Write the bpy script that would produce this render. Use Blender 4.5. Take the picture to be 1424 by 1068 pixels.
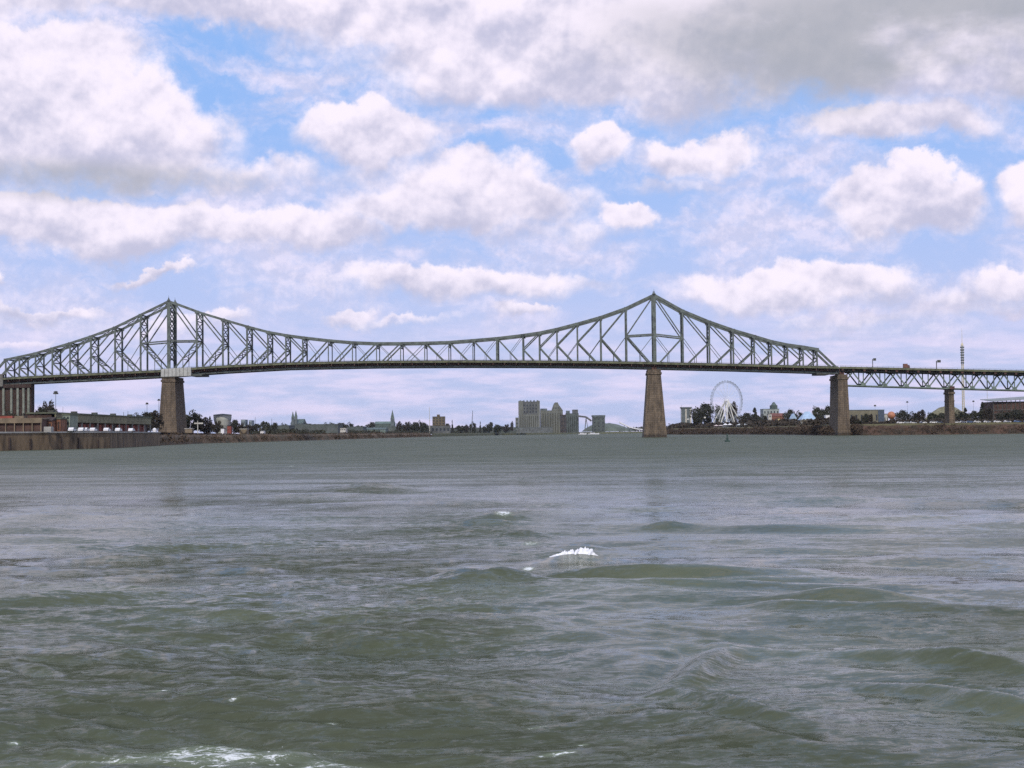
import bpy, math, random
import numpy as np
from mathutils import Vector, Matrix, noise
random.seed(7)
S = bpy.context.scene
for o in list(bpy.data.objects): bpy.data.objects.remove(o)
C = S.collection
R_ = math.radians

# ------------------------------------------------------------------ camera
F = 1980.0; CX = 712.0; CY = 534.0; CAMH = 3.9
PITCH = math.atan(68.2 / F); ROLL = R_(0.6)
r0 = Vector((1, 0, 0)); f0 = Vector((0, math.cos(PITCH), math.sin(PITCH))); u0 = Vector((0, -math.sin(PITCH), math.cos(PITCH)))
cr = r0 * math.cos(ROLL) - u0 * math.sin(ROLL); cu = r0 * math.sin(ROLL) + u0 * math.cos(ROLL)
cam = bpy.data.cameras.new('camera'); camo = bpy.data.objects.new('camera', cam); C.objects.link(camo)
M = Matrix(((cr.x, cu.x, -f0.x, 0), (cr.y, cu.y, -f0.y, 0), (cr.z, cu.z, -f0.z, CAMH), (0, 0, 0, 1)))
camo.matrix_world = M
cam.sensor_width = 36; cam.lens = F / 1424 * 36; cam.clip_start = .5; cam.clip_end = 30000
S.camera = camo
S.render.resolution_x = 1024; S.render.resolution_y = 768
CAM = Vector((0, 0, CAMH))
def ray(px, py): return cr * (px - CX) - cu * (py - CY) + f0 * F
def P(px, py, Y):
    v = ray(px, py); return CAM + v * (Y / v.y)
def XY(px, Y): return P(px, 600, Y).x
def WP(px, py):
    v = ray(px, py); return CAM + v * (-CAMH / v.z)

# ------------------------------------------------------------------ world
SUN_EL = R_(42); SUN_AZ = R_(180 + 4)     # azimuth from +Y clockwise: behind the camera
W = bpy.data.worlds.new('World'); S.world = W; W.use_nodes = True
nt = W.node_tree; nt.nodes.clear()
class N:
    """small helper writing node chains"""
    def __init__(s, nt): s.nt = nt
    def n(s, t, **k):
        x = s.nt.nodes.new(t)
        for a, b in k.items(): setattr(x, a, b)
        return x
    def put(s, sock, v):
        if isinstance(v, bpy.types.NodeSocket): s.nt.links.new(v, sock)
        elif v is not None: sock.default_value = v
    def m(s, op, a, b=None, c=None, clamp=False):
        x = s.n('ShaderNodeMath', operation=op, use_clamp=clamp)
        for i, v in enumerate((a, b, c)):
            if v is not None: s.put(x.inputs[i], v)
        return x.outputs[0]
    def v(s, op, a, b=None, scale=None):
        x = s.n('ShaderNodeVectorMath', operation=op)
        s.put(x.inputs[0], a)
        if b is not None: s.put(x.inputs[1], b)
        if scale is not None: s.put(x.inputs[3], scale)
        return x.outputs[1] if op in ('LENGTH', 'DOT_PRODUCT') else x.outputs[0]
    def mix(s, f, a, b, mode='MIX'):
        x = s.n('ShaderNodeMix', data_type='RGBA', blend_type=mode)
        s.put(x.inputs[0], f); s.put(x.inputs[6], a); s.put(x.inputs[7], b)
        return x.outputs[2]
    def rng(s, v, a, b, c=0., d=1., smooth=True):
        x = s.n('ShaderNodeMapRange', interpolation_type='SMOOTHSTEP' if smooth else 'LINEAR')
        for i, q in enumerate((v, a, b, c, d)): s.put(x.inputs[i], q)
        return x.outputs[0]
    def noise(s, vec, scale, detail=4, rough=.5, out=0, dist=0., lac=2.):
        x = s.n('ShaderNodeTexNoise'); s.put(x.inputs['Vector'], vec)
        x.inputs['Scale'].default_value = scale; x.inputs['Detail'].default_value = detail
        x.inputs['Roughness'].default_value = rough; x.inputs['Distortion'].default_value = dist
        x.inputs['Lacunarity'].default_value = lac
        return x.outputs[out]
w = N(nt)
tc = w.n('ShaderNodeTexCoord').outputs['Generated']
sx = w.n('ShaderNodeSeparateXYZ'); w.put(sx.inputs[0], tc)
az = w.m('ARCTAN2', sx.outputs[0], sx.outputs[1])
el = w.m('ARCSINE', sx.outputs[2])
cb = w.n('ShaderNodeCombineXYZ')
w.put(cb.inputs[0], w.m('MULTIPLY', az, 19.8)); w.put(cb.inputs[1], w.m('MULTIPLY', el, 19.8))
UV = cb.outputs[0]     # one unit is 2.9 degrees
def hp(px, py):
    yh = 602.2 - .01047 * (px - 712)
    return ((px - 712) / 100., (yh - py) / 100.)
# clouds: (x, y, half width, half height, weight) of each mass, by its direction in the sky
CL = [(110, 205, 235, 80, .95), (20, 125, 190, 75, 1.0), (520, 190, 115, 48, .9), (130, 325, 330, 42, 1.0), (420, 330, 130, 36, .9), (600, 240, 260, 30, .45), (330, 250, 200, 30, .5), (760, 320, 160, 22, .5), (950, 255, 90, 18, .45), (1150, 425, 220, 24, .5), (1330, 440, 110, 24, .6),
      (640, 282, 190, 44, .95), (870, 302, 42, 26, .8), (840, 205, 55, 36, .8), (975, 215, 85, 34, .8),
      (1235, 192, 140, 32, 1.0), (1250, 305, 118, 46, 1.05), (1270, 262, 45, 28, .8), (1424, 275, 55, 52, .9),
      (1100, 412, 175, 36, .85), (640, 402, 210, 30, .75), (1390, 415, 75, 30, .8), (235, 387, 65, 10, .7),
      (5, 408, 25, 16, .8), (90, 440, 95, 11, .6), (270, 455, 110, 12, .5), (1180, 455, 120, 12, .55), (1390, 455, 60, 12, .6), (560, 455, 90, 10, .45), (60, 478, 60, 9, .5), (490, 445, 40, 14, .7), (730, 440, 60, 13, .75),
      (780, 90, 300, 66, 1.0), (640, 40, 300, 50, .9), (300, 15, 520, 42, .95), (1200, 60, 420, 105, 1.15), (1330, 130, 200, 45, .8), (960, 130, 110, 55, .7)]
nz = w.noise(UV, .62, 9, .58, out=1)
q = w.v('ADD', UV, w.v('SCALE', w.v('SUBTRACT', nz, (.5, .5, .5)), scale=1.35))
nz2 = w.noise(UV, 2.6, 6, .6, out=1)
q = w.v('ADD', q, w.v('SCALE', w.v('SUBTRACT', nz2, (.5, .5, .5)), scale=.30))
acc = None; hacc = None; lsum = None
for (x, y, rx, ry, wt) in CL:
    cx, cy = hp(x, y)
    d = w.v('MULTIPLY', w.v('SUBTRACT', q, (cx, cy, 0)), (100. / rx / 1.25, 100. / ry / 1.25, 0))
    l = w.rng(w.v('LENGTH', d), 1.2, .15, 0, wt)
    hh = w.m('MULTIPLY', w.v('DOT_PRODUCT', d, (0, 1, 0)), l)
    acc = l if acc is None else w.m('SMOOTH_MAX', acc, l, .2)
    hacc = hh if hacc is None else w.m('ADD', hacc, hh)
    lsum = l if lsum is None else w.m('ADD', lsum, l)
# away from the named masses the clouds go on by themselves
g = w.rng(w.noise(w.v('MULTIPLY', UV, (.5, 1., 1)), .33, 6, .55), .47, .62, 0, .9)
away = w.m('MAXIMUM', w.rng(w.m('ABSOLUTE', az), .42, .6), w.rng(el, .32, .42))
acc = w.m('MAXIMUM', acc, w.m('MULTIPLY', g, away))
high = w.m('DIVIDE', hacc, w.m('ADD', lsum, .15))            # how high in its own cloud
f1 = w.noise(UV, 2.2, 9, .60)
f2 = w.noise(w.v('ADD', UV, (-.03, .10, 0)), 2.2, 9, .60)
g1 = w.noise(UV, .8, 4, .55); g2 = w.noise(w.v('ADD', UV, (-.05, .28, 0)), .8, 4, .55)
d0 = w.m('ADD', acc, w.m('MULTIPLY', w.m('SUBTRACT', f1, .5), .55))
relief = w.m('ADD', w.m('MULTIPLY', w.m('SUBTRACT', f1, f2), .85), w.m('MULTIPLY', w.m('SUBTRACT', g1, g2), 2.2))
top = w.rng(high, -.35, .45)
cover = w.m('DIVIDE', w.m('SUBTRACT', d0, .16), w.m('SUBTRACT', .62, w.m('MULTIPLY', top, .38)))
cover = w.rng(cover, 0, 1)
lit = w.rng(w.m('ADD', w.m('MULTIPLY', high, .62), relief), -.48, .36)
sky = w.n('ShaderNodeTexSky', sky_type='NISHITA', sun_disc=False)
sky.sun_elevation = SUN_EL; sky.sun_rotation = SUN_AZ; sky.air_density = 1.0; sky.dust_density = .6; sky.ozone_density = 2.
SKYK = .10
blue = w.mix(1.0, sky.outputs[0], (1.12, .90, .95, 1), 'MULTIPLY')
blue = w.mix(w.rng(el, .0, .26), (5.5, 6.1, 9.0, 1), w.mix(.85, blue, (3.0, 5.3, 9.9, 1)))
white = (9.9, 9.1, 10.4, 1); grey = (5.7, 5.7, 7.5, 1); dark = (4.0, 4.2, 4.75, 1)
cc = w.mix(lit, grey, white)
# the heavy bank upper right is seen from under its base
hx, hy = hp(1250, 70)
hb = w.rng(w.v('LENGTH', w.v('MULTIPLY', w.v('SUBTRACT', UV, (hx, hy, 0)), (.22, .8, 0))), 1.25, .3)
hb = w.m('MULTIPLY', hb, w.rng(w.noise(w.v('MULTIPLY', UV, (.5, 1, 1)), .8, 6, .55), .28, .55))
hx, hy = hp(150, 268)
hc = w.rng(w.v('LENGTH', w.v('MULTIPLY', w.v('SUBTRACT', UV, (hx, hy, 0)), (.4, 3.2, 0))), 1.25, .3)
cc = w.mix(w.m('MULTIPLY', w.m('MAXIMUM', hb, w.m('MULTIPLY', hc, .75)), .85), cc, dark)
low = w.rng(el, .03, .10)
hazec = w.mix(w.rng(w.noise(w.v('MULTIPLY', UV, (.55, 3.2, 1)), 1.5, 7, .58), .38, .66), (5.0, 5.8, 8.6, 1), (8.2, 7.5, 9.8, 1))
veil = w.rng(w.noise(w.v('MULTIPLY', q, (.45, 1.25, 1)), .9, 8, .6), .40, .64, 0, .84)
vl = w.mix(w.rng(w.m('SUBTRACT', f1, f2), -.10, .12), (6.4, 6.5, 8.8, 1), (8.9, 8.2, 10., 1))
blue = w.mix(w.m('MULTIPLY', veil, w.rng(el, .02, .10, .6, 1.)), blue, vl)
col = w.mix(cover, blue, cc)
col = w.mix(w.m('MULTIPLY', w.m('SUBTRACT', 1, low), .8), col, hazec)
col = w.mix(w.rng(el, -.002, -.03), col, (2.5, 2.8, 2.6, 1))
bg = w.n('ShaderNodeBackground'); w.put(bg.inputs[0], col); bg.inputs[1].default_value = SKYK
wo = w.n('ShaderNodeOutputWorld'); nt.links.new(bg.outputs[0], wo.inputs[0])
W.cycles.sampling_method = 'MANUAL'; W.cycles.sample_map_resolution = 512

sun = bpy.data.lights.new('sun', 'SUN'); sun.energy = 2.6; sun.angle = R_(.6); sun.color = (1, .94, .86)
so = bpy.data.objects.new('sun', sun); C.objects.link(so)
sd = Vector((math.sin(SUN_AZ) * math.cos(SUN_EL), math.cos(SUN_AZ) * math.cos(SUN_EL), math.sin(SUN_EL)))
so.rotation_euler = (-sd).to_track_quat('-Z', 'Y').to_euler(); so.location = (0, -30, 120)
S.view_settings.view_transform = 'Standard'; S.view_settings.look = 'None'
S.view_settings.exposure = 0.0; S.view_settings.gamma = 1
S.render.engine = 'CYCLES'
S.cycles.use_denoising = False; S.cycles.max_bounces = 5; S.cycles.volume_bounces = 0

# ------------------------------------------------------------------ materials
MATS = {}
def mat(name, col, rough=.8, var=.25, scale=1., metal=0., bump=0., col2=None, detail=5, emit=None, stretch=(1, 1, 1)):
    if name in MATS: return MATS[name]
    m = bpy.data.materials.new(name); m.use_nodes = True; MATS[name] = m
    k = N(m.node_tree); b = m.node_tree.nodes['Principled BSDF']
    t = k.n('ShaderNodeTexCoord').outputs['Object']
    t = k.v('MULTIPLY', t, stretch)
    nz = k.noise(t, scale, detail, .6)
    c2 = col2 or tuple(c * (1 - var * 1.6) for c in col)
    c1 = tuple(min(1, c * (1 + var)) for c in col) if col2 is None else col
    k.put(b.inputs['Base Color'], k.mix(k.rng(nz, .32, .68), (*c2, 1), (*c1, 1)))
    b.inputs['Roughness'].default_value = rough; b.inputs['Metallic'].default_value = metal
    if bump:
        bp = k.n('ShaderNodeBump'); k.put(bp.inputs['Height'], nz); bp.inputs['Distance'].default_value = bump; bp.inputs['Strength'].default_value = .7
        k.put(b.inputs['Normal'], bp.outputs[0])
    return m
def masonry(name, c1, c2, mort, bw=1.8, bh=.75):
    m = bpy.data.materials.new(name); m.use_nodes = True
    k = N(m.node_tree); b = m.node_tree.nodes['Principled BSDF']
    tcn = k.n('ShaderNodeTexCoord'); s = k.n('ShaderNodeSeparateXYZ'); k.put(s.inputs[0], tcn.outputs['Object'])
    c = k.n('ShaderNodeCombineXYZ'); k.put(c.inputs[0], k.m('ADD', s.outputs[0], s.outputs[1])); k.put(c.inputs[1], s.outputs[2])
    br = k.n('ShaderNodeTexBrick'); k.put(br.inputs[0], c.outputs[0])
    br.inputs['Color1'].default_value = (*c1, 1); br.inputs['Color2'].default_value = (*c2, 1); br.inputs['Mortar'].default_value = (*mort, 1)
    br.inputs['Scale'].default_value = 1; br.inputs['Brick Width'].default_value = bw; br.inputs['Row Height'].default_value = bh; br.inputs['Mortar Size'].default_value = .05
    st = k.rng(k.noise(k.v('MULTIPLY', tcn.outputs['Object'], (1, 1, .25)), .3, 7, .65), .3, .72, .62, 1.15)
    run = k.rng(k.noise(k.v('MULTIPLY', tcn.outputs['Object'], (1, 1, .06)), .9, 6, .7), .45, .62, 1., .62)
    wl = k.rng(k.m('ADD', s.outputs[2], k.m('MULTIPLY', k.noise(tcn.outputs['Object'], .5, 4), 1.5)), 2.2, 3.4, .45, 1.)
    k.put(b.inputs['Base Color'], k.mix(1., br.outputs[0], k.m('MULTIPLY', k.m('MULTIPLY', st, run), wl), 'MULTIPLY'))
    b.inputs['Roughness'].default_value = .9
    bp = k.n('ShaderNodeBump'); k.put(bp.inputs['Height'], br.outputs['Fac']); bp.inputs['Distance'].default_value = -.06; k.put(b.inputs['Normal'], bp.outputs[0])
    return m

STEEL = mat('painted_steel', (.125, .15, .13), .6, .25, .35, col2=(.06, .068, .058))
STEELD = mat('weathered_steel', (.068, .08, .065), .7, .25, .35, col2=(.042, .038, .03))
SHADED = mat('shaded_floor_steel', (.085, .04, .03), .85, .3, .4)  # underdeck shade put into the colour as dark red-brown
ROAD = mat('asphalt', (.05, .05, .05), .9, .2, .5)
CONC = mat('concrete', (.34, .33, .30), .9, .2, .4)
STONE = masonry('pier_stone', (.175, .13, .085), (.13, .098, .065), (.06, .045, .032), 2.4, 1.25)
STONED = masonry('abutment_stone', (.075, .04, .03), (.06, .035, .026), (.04, .025, .02))
PALE = mat('pale_stone', (.19, .20, .16), .9, .2, .4)
WHITE = mat('white_sheet', (.42, .42, .39), .7, .12, .5, bump=.1)
WPAINT = mat('white_paint', (.75, .74, .74), .5, .08, .5)
BARK = mat('bark', (.07, .05, .035), .95, .3, 2.)

# ------------------------------------------------------------------ mesh helpers
class MB:
    def __init__(s): s.v = []; s.f = []
    def add(s, vs, fs):
        o = len(s.v); s.v += [tuple(v) for v in vs]; s.f += [tuple(i + o for i in f) for f in fs]; return s
    def box(s, x0, x1, y0, y1, z0, z1):
        vs = [(x, y, z) for z in (z0, z1) for y in (y0, y1) for x in (x0, x1)]
        return s.add(vs, [(0, 2, 3, 1), (4, 5, 7, 6), (0, 1, 5, 4), (2, 6, 7, 3), (0, 4, 6, 2), (1, 3, 7, 5)])
    def frustum(s, b, t, z0, z1):       # b, t = (x0, x1, y0, y1)
        vs = [(x, y, z0) for y in b[2:] for x in b[:2]] + [(x, y, z1) for y in t[2:] for x in t[:2]]
        return s.add(vs, [(0, 2, 3, 1), (4, 5, 7, 6), (0, 1, 5, 4), (2, 6, 7, 3), (0, 4, 6, 2), (1, 3, 7, 5)])
    def bar(s, p, q, a, b=None, up=(0, 1, 0)):
        b = b or a; p = Vector(p); q = Vector(q); d = (q - p)
        if d.length < 1e-5: return s
        d.normalize(); upv = Vector(up)
        if abs(d.dot(upv)) > .98: upv = Vector((1, 0, 0)) if abs(d.x) < .9 else Vector((0, 0, 1))
        x = d.cross(upv).normalized(); y = d.cross(x).normalized()
        vs = []
        for c in (p, q):
            for i, j in ((-1, -1), (1, -1), (1, 1), (-1, 1)): vs.append(c + x * (a / 2 * i) + y * (b / 2 * j))
        return s.add(vs, [(0, 1, 2, 3), (7, 6, 5, 4), (0, 4, 5, 1), (1, 5, 6, 2), (2, 6, 7, 3), (3, 7, 4, 0)])
    def tube(s, pts, rs, n=8, cap=True):
        pts = [Vector(p) for p in pts]; base = len(s.v); vs = []; fs = []
        for i, p in enumerate(pts):
            d = (pts[min(i + 1, len(pts) - 1)] - pts[max(i - 1, 0)]).normalized()
            a = Vector((1, 0, 0)) if abs(d.x) < .8 else Vector((0, 1, 0))
            x = d.cross(a).normalized(); y = d.cross(x)
            for j in range(n):
                t = 2 * math.pi * j / n; vs.append(p + (x * math.cos(t) + y * math.sin(t)) * rs[i])
        for i in range(len(pts) - 1):
            for j in range(n):
                a = i * n + j; b = i * n + (j + 1) % n; fs.append((a, b, b + n, a + n))
        if cap: fs.append(tuple(range(n))[::-1]); fs.append(tuple(range((len(pts) - 1) * n, len(pts) * n)))
        return s.add(vs, fs)
    def lathe(s, prof, n=16, cx=0, cy=0):      # prof [(r,z)]
        return s.tube2([(cx, cy, z) for r, z in prof], [max(r, .001) for r, z in prof], n)
    def tube2(s, pts, rs, n):
        vs = []; fs = []
        for i, p in enumerate(pts):
            for j in range(n):
                t = 2 * math.pi * j / n; vs.append((p[0] + rs[i] * math.cos(t), p[1] + rs[i] * math.sin(t), p[2]))
        for i in range(len(pts) - 1):
            for j in range(n):
                a = i * n + j; b = i * n + (j + 1) % n; fs.append((a, b, b + n, a + n))
        fs.append(tuple(range(n))[::-1]); fs.append(tuple(range((len(pts) - 1) * n, len(pts) * n)))
        return s.add(vs, fs)
    def prism(s, poly, y0, y1):      # poly in x,z, extruded along y
        n = len(poly); vs = [(x, y0, z) for x, z in poly] + [(x, y1, z) for x, z in poly]
        fs = [tuple(range(n)), tuple(range(n, 2 * n))[::-1]] + [(i, i + n, (i + 1) % n + n, (i + 1) % n) for i in range(n)]
        return s.add(vs, fs)
    def build(s, name, m, parent=None, smooth=False, label=None):
        me = bpy.data.meshes.new(name); me.from_pydata(s.v, [], s.f); me.materials.append(m); me.update()
        if smooth: me.polygons.foreach_set('use_smooth', [True] * len(me.polygons))
        o = bpy.data.objects.new(name, me); C.objects.link(o)
        if parent: o.parent = parent
        if label: o['label'] = label
        return o
def tag(o, label=None, cat=None, group=None, kind=None):
    if label: o['label'] = label
    if cat: o['category'] = cat
    if group: o['group'] = group
    if kind: o['kind'] = kind
    return o
def thing(name, label, cat, loc=(0, 0, 0), rz=0, group=None):
    o = bpy.data.objects.new(name, None); C.objects.link(o); o.location = loc; o.rotation_euler = (0, 0, rz)
    o.empty_display_size = .5
    return tag(o, label, cat, group)
KIDS = {}
def dup(o, parent=None):
    kids = [c for c in bpy.data.objects if c.parent is o]
    c = o.copy(); C.objects.link(c); c.parent = parent
    for k in kids: dup(k, c)
    return c

# ------------------------------------------------------------------ river
def fbm2(x, y, seed, octaves=4):
    """value noise by numpy"""
    r = np.random.RandomState(seed); out = 0; amp = 1; tot = 0
    tab = r.rand(256, 256).astype(np.float32)
    for o in range(octaves):
        xi = np.floor(x).astype(np.int64); yi = np.floor(y).astype(np.int64)
        fx = x - xi; fy = y - yi; fx = fx * fx * (3 - 2 * fx); fy = fy * fy * (3 - 2 * fy)
        a = tab[xi & 255, yi & 255]; b = tab[(xi + 1) & 255, yi & 255]; c = tab[xi & 255, (yi + 1) & 255]; d = tab[(xi + 1) & 255, (yi + 1) & 255]
        out = out + amp * ((a * (1 - fx) + b * fx) * (1 - fy) + (c * (1 - fx) + d * fx) * fy); tot += amp
        amp *= .5; x = x * 2.03 + 17.3; y = y * 2.03 + 5.1
    return out / tot
fine = np.linspace(-.47, .47, 1180)
ts = np.concatenate([[-6, -3, -1.6, -1.0, -.7, -.55], fine, [.55, .7, 1.0, 1.6, 3, 6]])
inv = np.linspace(1 / 11., 1 / 330., 560)
ys = np.concatenate([[-900, -300, -80, -15, 4, 8], 1 / inv, np.geomspace(345, 9000, 90)])
TT, YY = np.meshgrid(ts, ys); XX = TT * (np.abs(YY) + 2.)
YY = YY.copy()
rowstep = np.gradient(ys)[:, None]; colstep = np.abs(YY) * (fine[1] - fine[0])
rng = np.random.RandomState(11)
patch = fbm2(XX / 14 + 9, YY / 22 + 3, 3, 4); patch = np.clip((patch - .36) / .3, 0, 1)
patch2 = fbm2(XX / 5 + 30, YY / 7 + 40, 5, 3)
left = 1 / (1 + np.exp((XX / np.maximum(YY, 1) + .02) / .07)); near = 1 / (1 + np.exp((YY - 42) / 9))
amp_small = (.25 + .9 * patch) * (.75 + .8 * left) * (.95 + .6 * near)
wx = XX + 1.6 * (fbm2(XX / 6, YY / 6, 21, 3) - .5) * 2; wy = YY + 2.2 * (fbm2(XX / 7 + 50, YY / 7, 22, 3) - .5) * 2
Z = np.zeros_like(XX)
for i in range(84):
    lam = .32 * (26 ** (i / 83.)) * rng.uniform(.85, 1.15)
    th = rng.normal(0, .42) + .12
    kx = 2 * np.pi / lam * math.sin(th); ky = 2 * np.pi / lam * math.cos(th)
    ph = rng.uniform(0, 6.28)
    s = .010 if lam < 1.0 else (.007 if lam < 4 else .0095)
    a = s * lam / 6.28 * 2.0
    cut = np.clip((lam / (rowstep * abs(math.cos(th)) + colstep * abs(math.sin(th)) + .001) - 3.2) / 3., 0, 1)
    md = amp_small if lam < 2.2 else (.45 + .75 * patch2)
    sn = np.sin(kx * wx + ky * wy + ph)
    Z += a * md * cut * (sn + .35 * (1 - 2 * np.abs(np.sin((kx * wx + ky * wy + ph) / 2)) if lam > .8 else 0))
def ridge(px, py, rx, ry, ang, hgt, sharp=1.):
    global Z
    c = WP(px, py); dx = XX - c.x; dy = YY - c.y; ca, sa = math.cos(ang), math.sin(ang)
    u = (dx * ca + dy * sa) / rx; v = (-dx * sa + dy * ca) / ry
    Z += hgt * np.exp(-u * u) * (np.exp(-np.abs(v) ** (1.4 if sharp > 1 else 2)) - .35 * np.exp(-((v - 1.8) ** 2)))
for q in [(680, 812, 1.5, .35, .2, .22, 2), (640, 806, .8, .3, .3, .15), (860, 800, 2.6, .38, -.05, .12), (1000, 806, 1.8, .35, .1, .16), (680, 728, 1.6, .5, .1, .34, 2), (730, 745, 1.0, .4, -.2, .25), (800, 764, 1.2, .35, 0, .2), (500, 684, 2.8, 1.0, .05, .35, 2), (925, 732, 1.0, .4, 0, .2), (800, 782, 1.3, .6, .05, .27, 2), (690, 806, 1.4, .9, .25, 0.330, 2), (700, 722, 1.6, .9, .1, 0.390, 2), (640, 742, 1.6, .9, -.5, 0.210), (880, 800, 2.2, .8, -.05, 0.255),
          (1010, 798, 2.6, .8, .1, 0.180), (515, 680, 2.6, 1.6, .1, 0.450, 2), (430, 690, 4, 1.6, .05, 0.300), (600, 700, 4, 2, 0, 0.300), (925, 730, .9, .7, 0, 0.210),
          (960, 812, 3.6, .5, -.15, 0.270), (1150, 850, 3.6, .5, -.32, 0.255), (1180, 830, 1.8, .7, 0, 0.300), (1330, 700, 7, 1.8, 0, 0.240), (1180, 695, 6, 1.4, 0, 0.240),
          (975, 930, 2.0, .34, 1.25, 0.255), (1010, 985, 1.4, .3, -1.0, 0.195), (1330, 925, 1.7, .4, -.9, 0.300), (1395, 985, 1.3, .35, -1.0, 0.240),
          (1000, 1010, 1.3, .3, -.9, 0.105), (330, 1036, 1.1, .5, .1, 0.060), (250, 1028, .25, .12, .1, .06), (200, 760, 3, .8, .1, 0.180), (90, 720, 4, 1, -.05, 0.210),
          (60, 830, 3, .7, .15, 0.180), (330, 880, 2.6, .6, -.1, 0.120), (1060, 900, 2.4, .5, -.4, 0.105), (1240, 960, 1.6, .35, -.6, 0.105), (870, 760, 3, .6, .1, 0.105), (407, 650, 3, 2, 0, 0.375)]:
    ridge(*q)
# ruffled (+) and slick (-) stretches of the surface
CH = .35 + .45 * (patch - .5) + .35 * (fbm2(XX / 3.1 + 3, YY / 9 + 8, 31, 5) - .5) * 2
def ruffle(px, py, rpx, rpy, k_):
    global CH
    u = (712 + F * XX / np.maximum(YY, 3) - px) / rpx; v = (602 + F * CAMH / np.maximum(YY, 3) - py) / rpy
    CH = CH + k_ * np.exp(-(u * u + v * v))
for q in [(900, 880, 300, 60, -.25), (480, 800, 150, 60, .45), (620, 880, 160, 50, .4), (250, 960, 330, 70, .5), (700, 1040, 500, 50, .4), (330, 730, 90, 25, .3), (1050, 735, 330, 50, -.55), (700, 690, 200, 30, -.3), (760, 850, 180, 50, -.45), (1150, 820, 300, 40, -.2),
          (120, 690, 160, 40, -.3), (60, 790, 120, 30, -.25), (1180, 900, 200, 45, -.25), (1000, 960, 60, 50, .35), (1350, 940, 60, 50, .35), (700, 800, 60, 12, .4), (930, 625, 500, 12, .15), (1250, 670, 250, 14, .3), (640, 740, 80, 12, .25)]:
    ruffle(*q)
CH = np.clip(CH, .02, 1.3) + .9 * np.clip((YY - 60) / 110, 0, 1)
# foam amount
FO = np.zeros_like(XX)
def foam(px, py, rx, ry, ang, k):
    global FO
    c = WP(px, py); dx = XX - c.x; dy = YY - c.y; ca, sa = math.cos(ang), math.sin(ang)
    u = (dx * ca + dy * sa) / rx; v = (-dx * sa + dy * ca) / ry
    FO = np.maximum(FO, k * np.exp(-(u * u + v * v)))
for q in [(290, 1040, 1.5, .75, -.1, .82), (300, 1022, .7, .3, -.2, .8), (150, 1050, .6, .35, 0, .76), (480, 1050, .7, .3, 0, .74), (775, 781, .6, .35, 0, .8), (255, 1030, .25, .28, .3, .95), (330, 1040, .45, .12, -.25, .95), (205, 1062, .25, .18, 0, .9), (350, 1062, .4, .12, .1, .9),
          (425, 1054, .2, .08, 0, .9), (470, 1028, .12, .08, 0, .8), (240, 970, .55, .10, .3, .72), (185, 967, .2, .06, 0, .75), (300, 970, .06, .08, 0, .8), (250, 934, .15, .08, 0, .7),
          (60, 955, .35, .08, .3, .7), (20, 1019, .1, .08, 0, .85), (325, 980, .12, .06, 0, .6), (460, 1002, .12, .06, 0, .65), (810, 1026, .1, .06, .2, .85), (775, 1036, .3, .08, .35, .82), (745, 1002, .2, .05, .3, .65),
          (720, 1030, .1, .06, 0, .65), (735, 789, .17, .32, .1, 1.5), (748, 781, .12, .25, 0, 1.), (700, 721, .42, 1.0, 0, 1.7), (738, 753, .35, .5, -.2, .8), (515, 678, .6, 1.9, 0, 1.6),
          (407, 648, .5, 3.5, 0, 1.1), (560, 700, .5, .8, 0, .6), (900, 640, .8, 3, 0, .6), (600, 1060, .3, .1, 0, .6), (100, 1040, .5, .15, .1, .62), (540, 950, .3, .06, 0, .55)]:
    foam(*q)
Z = np.where(YY > 1500, Z * .3, Z)
Z[:6] = 0; Z -= 0
nr, nc = XX.shape
me = bpy.data.meshes.new('river')
vv = np.stack([XX, YY, Z], -1).reshape(-1, 3).astype(np.float32)
idx = np.arange(nr * nc).reshape(nr, nc)
qd = np.stack([idx[:-1, :-1], idx[:-1, 1:], idx[1:, 1:], idx[1:, :-1]], -1).reshape(-1, 4)
me.vertices.add(len(vv)); me.vertices.foreach_set('co', vv.ravel())
me.loops.add(qd.size); me.loops.foreach_set('vertex_index', qd.ravel().astype(np.int32))
me.polygons.add(len(qd)); me.polygons.foreach_set('loop_start', np.arange(0, qd.size, 4, dtype=np.int32))
me.polygons.foreach_set('use_smooth', np.ones(len(qd), dtype=bool))
ac = me.attributes.new('chop', 'FLOAT', 'POINT'); ac.data.foreach_set('value', CH.ravel().astype(np.float32))
at = me.attributes.new('foam', 'FLOAT', 'POINT'); at.data.foreach_set('value', FO.ravel().astype(np.float32))
me.update(); me.validate()
wm = bpy.data.materials.new('river_water'); wm.use_nodes = True
k = N(wm.node_tree); b = wm.node_tree.nodes['Principled BSDF']
t = k.n('ShaderNodeTexCoord').outputs['Object']
big = k.noise(k.v('MULTIPLY', t, (.35, 1., 1)), .035, 5, .6)
mid = k.noise(k.v('MULTIPLY', t, (.6, 1., 1)), .22, 5, .6)
k.put(b.inputs['Base Color'], k.mix(k.rng(mid, .3, .7), (.056, .066, .037, 1), (.094, .106, .062, 1)))
b.inputs['IOR'].default_value = 1.33
sy_ = k.n('ShaderNodeSeparateXYZ'); k.put(sy_.inputs[0], t)
k.put(b.inputs['Roughness'], k.m('ADD', .07, k.rng(sy_.outputs[1], 40, 260, 0, .42)))
b.inputs['Specular Tint'].default_value = (.86, 1., .86, 1)
geo = k.n('ShaderNodeCameraData').outputs['View Distance'] if False else None
n1 = k.noise(k.v('MULTIPLY', t, (.6, 1.25, 1)), 8.5, 5, .62, dist=.5)
n2 = k.noise(k.v('MULTIPLY', t, (.6, 1.4, 1)), 1.1, 5, .62, dist=.5)
n3 = k.noise(k.v('MULTIPLY', t, (.5, 1.5, 1)), .16, 6, .62)
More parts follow.
